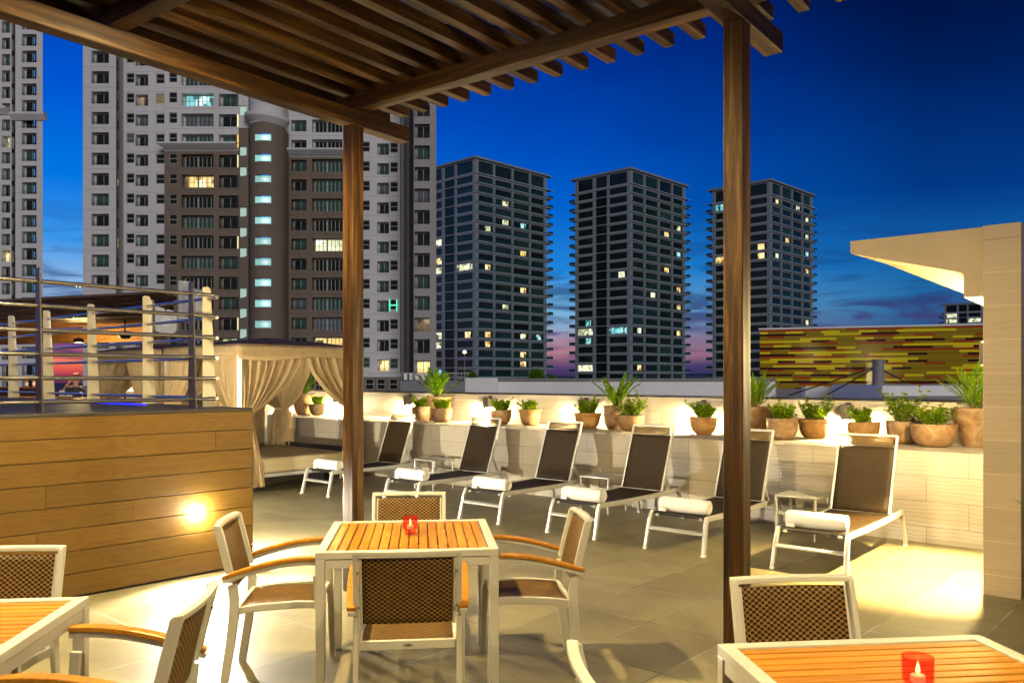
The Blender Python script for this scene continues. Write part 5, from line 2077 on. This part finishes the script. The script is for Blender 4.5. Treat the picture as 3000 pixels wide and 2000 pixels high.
glass_tower('small distant glass tower peeping under the concrete canopy beside the tiled pillar', ux(2880, 470), 470, math.radians(50), 34, 20, 44, 3.1, 24, 4,
            {('r', 1, 0): P_, ('l', 1, 2): full(P_), ('l', 2, 2): full(P_), ('l', 2, 0): full(P_)}, group=None)

# neighbouring rooftops: white parapet, grey parapet pieces, mosaic wall, cable mast
def site_box(name, label, cat, X0, X1, Y0, Y1, z0, z1, mat, part, extra=None):
    t = thing(name, label, cat, (0, 0, 0), YAW)
    MB().box(X0, X1, Y0, Y1, z0, z1).obj(part, mat, t, bevel=.02)
    return t


Y = 24.0
t = site_box('rooftop_parapet', 'long white rooftop parapet beyond the tiled wall, under the glass towers', 'parapet', ux(1452, Y), 7.6, Y, Y + .3, -3, 1.50, M_PARAPET, 'parapet_wall')
MB().box(ux(1452, Y), 7.6, Y - .06, Y + .36, 1.502, 1.585).obj('parapet_cap', M_GREYROOF, t, bevel=.02)
t = site_box('parapet_end', 'smooth white end block of the parapet, nearer the apartment tower', 'parapet', ux(1362, 23.4), ux(1458, 23.4), 23.4, 24.6, -3, 1.60, M_PARAPET, 'block')
Y = 22.0
t = site_box('grey_roof_edge', 'grey metal roof edge between the white parapets behind the pots', 'roof', 7.75, ux(2556, Y), Y, Y + .3, -3, 1.36, M_PARAPET, 'upstand')
MB().box(7.75, ux(2560, Y), Y - 2.4, Y - .04, .86, 1.06).obj('gutter', M_GREYROOF, t, bevel=.02)
Y = 19.0
t = site_box('white_roof_block', 'white rendered roof block right of the cable mast', 'parapet', ux(2584, Y), ux(3300, Y), Y, Y + 3, -3, uz(1129, Y), M_PARAPET, 'block')
MB().box(ux(2584, Y), ux(3300, Y), Y - .12, Y - .005, uz(1166, Y), uz(1159, Y)).obj('ledge', M_GREYROOF, t)
# mosaic
mm = Mat('glass_mosaic', .12)
_x, _y, _z = mm.sep(mm.tc())
row = mm.math('FLOOR', mm.math('DIVIDE', _z, .0875))
wn = mm.n('TexWhiteNoise', noise_dimensions='1D'); mm.lk(row, wn.inputs['W'])
cx = mm.math('ADD', mm.math('DIVIDE', _x, .66), mm.math('MULTIPLY', wn.outputs[0], 5.0))
colm = mm.math('FLOOR', cx)
w2 = mm.n('TexWhiteNoise', noise_dimensions='2D'); mm.lk(mm.comb(row, colm, 0.0), w2.inputs['Vector'])
tri = mm.math('MODULO', mm.math('ABSOLUTE', row), 3.0)
ca = mm.ramp(w2.outputs['Value'], [(0, (.36, .24, .010)), (.52, (.40, .07, .01))], 'CONSTANT')
cb = mm.ramp(w2.outputs['Value'], [(0, (.30, .20, .010)), (.30, (.85, .68, .012)), (.52, (.045, .008, .008))], 'CONSTANT')
cc_ = mm.ramp(w2.outputs['Value'], [(0, (.34, .24, .010)), (.45, (.88, .72, .012))], 'CONSTANT')
mm.set('Base Color', mm.mix(mm.math('GREATER_THAN', tri, 1.5), mm.mix(mm.math('GREATER_THAN', tri, .5), ca, cb), cc_))
fy = mm.math('FRACT', mm.math('DIVIDE', _z, .0875))
fx = mm.math('FRACT', cx)
edge = mm.math('MAXIMUM', mm.math('LESS_THAN', fy, .07), mm.math('LESS_THAN', fx, .012))
mm.bump(mm.math('ADD', mm.math('MULTIPLY', edge, -1.0), mm.math('MULTIPLY', w2.outputs['Value'], .6)), .5, .01)
Xl, Yl = ux(2226, 33), 33.0
Xr, Yr = ux(2990, 29.6), 29.6
ang = math.atan2(Yr - Yl, Xr - Xl)
mw = thing('mosaic_wall', 'rooftop wall of yellow, olive, rust and maroon glass brick mosaic', 'wall', view(Xl, Yl), YAW + ang)
Lm = math.hypot(Xr - Xl, Yr - Yl)
MB().box(0, Lm, 0, .4, 1.18, EYE + 142 * 33 / 2440).obj('mosaic_panel', mm.m, mw)
MB().box(-.04, Lm + .04, -.03, .43, EYE + 142 * 33 / 2440 + .002, EYE + 142 * 33 / 2440 + .06).obj('coping', M_PARAPET, mw)
MB().box(0, Lm, 0, .4, -6, 1.178).obj('wall_base', M_GREYROOF, mw)
# mast and stays
Y = 20.0
Xm = ux(2573, Y)
ms = thing('cable_mast', 'stout grey steel mast with cable stays in front of the mosaic wall', 'mast', view(Xm, Y, 0), YAW)
MB().tube([(0, 0, -3), (0, 0, uz(1056, Y))], .131, 24).obj('mast', M_GREYROOF, ms, smooth=True)
MB().tube([(0, 0, uz(1056, Y)), (0, 0, uz(1056, Y) + .03)], .138, 24).obj('mast_cap', M_GREYROOF, ms)
for px, py, zt in ((2310, 1158, 1072), (2424, 1156, 1072), (2544, 1155, 1080), (2652, 1118, 1078)):
    e = Vector((ux(px, 20.6) - Xm, .6, uz(py, 20.6)))
    MB().tube([(.0, 0, uz(zt, Y)), e], .018, 6).obj('cable_stay', M_BLACK, ms)
# low dark podium with railing in front of the apartment tower
Y = 96.0
pd = thing('podium_roof', 'dark low podium roof with a railing at the foot of the apartment tower', 'building', (0, 0, 0), YAW)
MB().box(ux(1172, Y), ux(1378, Y), Y, Y + 14, -36, uz(1116, Y)).obj('podium', M_GREYROOF, pd)
rl_ = MB()
for i in range(24):
    x = ux(1176, Y) + i * .33
    rl_.box(x - .03, x + .03, Y + .1, Y + .16, uz(1116, Y), uz(1093, Y))
rl_.box(ux(1176, Y), ux(1376, Y), Y + .08, Y + .18, uz(1094, Y), uz(1091, Y))
rl_.obj('railing', M_FRAME, pd)
for px in (1188, 1204, 1222, 1240):
    MB().box(ux(px, Y) - .18, ux(px, Y) + .18, Y - .1, Y - .02, uz(1112, Y), uz(1094, Y)).obj('pale_pier', M_PARAPET, pd)
bld = thing('low_block', 'low brown block in front of the apartment tower, just above the tiled wall', 'building', (0, 0, 0), YAW)
Y = 110.0
hs = []
for px in (1070, 1104, 1140):
    hs.append((ux(px, Y), ux(px + 25, Y), uz(1141, Y), uz(1109, Y), .2))
m = MB()
holes_wall(m, ux(1000, Y), ux(1172, Y), -36, uz(1104, Y), Y, hs)
m.add([(ux(1000, Y), Y, uz(1104, Y)), (ux(1172, Y), Y, uz(1104, Y)), (ux(1172, Y), Y + 8, uz(1104, Y)), (ux(1000, Y), Y + 8, uz(1104, Y))], [(0, 1, 2, 3)])
m.add([(ux(1172, Y), Y, -36), (ux(1172, Y), Y + 8, -36), (ux(1172, Y), Y + 8, uz(1104, Y)), (ux(1172, Y), Y, uz(1104, Y))], [(0, 1, 2, 3)])
m.obj('wall', F_BROWN, bld)
for h in hs:
    put_window(bld, 'window', 'sash', h[1] - h[0], h[3] - h[2], M_GLASSD, (h[0], Y + .1, h[2]))
# street lamp
Y = 100.0
sl_ = thing('street_lamp', 'lit street lamp on a thin pole in front of the nearest glass tower', 'street lamp', view(ux(1361, Y), Y, 0), YAW)
MB().tube([(0, 0, -36), (0, 0, uz(1036, Y))], [.12, .055], 8).obj('pole', M_GREYROOF, sl_)
MB().lathe([(.05, 0), (.26, .12), (.20, .34), (.05, .42), (.001, .43)], 12, 0, (0, 0, uz(1036, Y))).obj('lantern', mat_glow('street_lantern', (1, .85, .45), 2.2), sl_)


def far_tree(label, px, Y, zt, wpx, seed):
    t = thing('dark_tree', label, 'tree', view(ux(px, Y), Y, 0), YAW, 'dark trees beyond the parapet')
    rnd = random.Random(seed)
    h = zt + 36
    R = wpx * Y / 2440 / 2
    MB().tube([(0, 0, -36), (.2, .1, zt - R * 1.2), (0, 0, zt - R * .3)], [.5, .3, .08], 8).obj('trunk', M_STEM, t)
    m = MB()
    for i in range(1500):
        a, e_ = rnd.uniform(0, 6.283), math.asin(rnd.uniform(-.6, 1))
        r = R * (.45 + .55 * rnd.random()) * (1 + .22 * math.sin(3 * a + seed) * math.cos(4 * e_))
        p = Vector((r * math.cos(a) * math.cos(e_), r * math.sin(a) * math.cos(e_), zt - R * .95 + r * .95 * math.sin(e_)))
        leafquad(m, p, Vector((rnd.uniform(-1, 1), rnd.uniform(-1, 1), rnd.uniform(-.3, 1))), Vector((rnd.uniform(-1, 1), rnd.uniform(-1, 1), 1)), R * rnd.uniform(.14, .3), R * .07)
    m.obj('crown', M_PALM, t)


far_tree('dark round tree in front of the nearest glass tower, beside the street lamp', 1380, 150, uz(1086, 150), 34, 1)
far_tree('dark conical tree at the right foot of the nearest glass tower', 1571, 170, uz(1080, 170), 48, 2)
far_tree('small dark tree in the sunset gap between two glass towers', 1618, 190, uz(1098, 190), 26, 3)
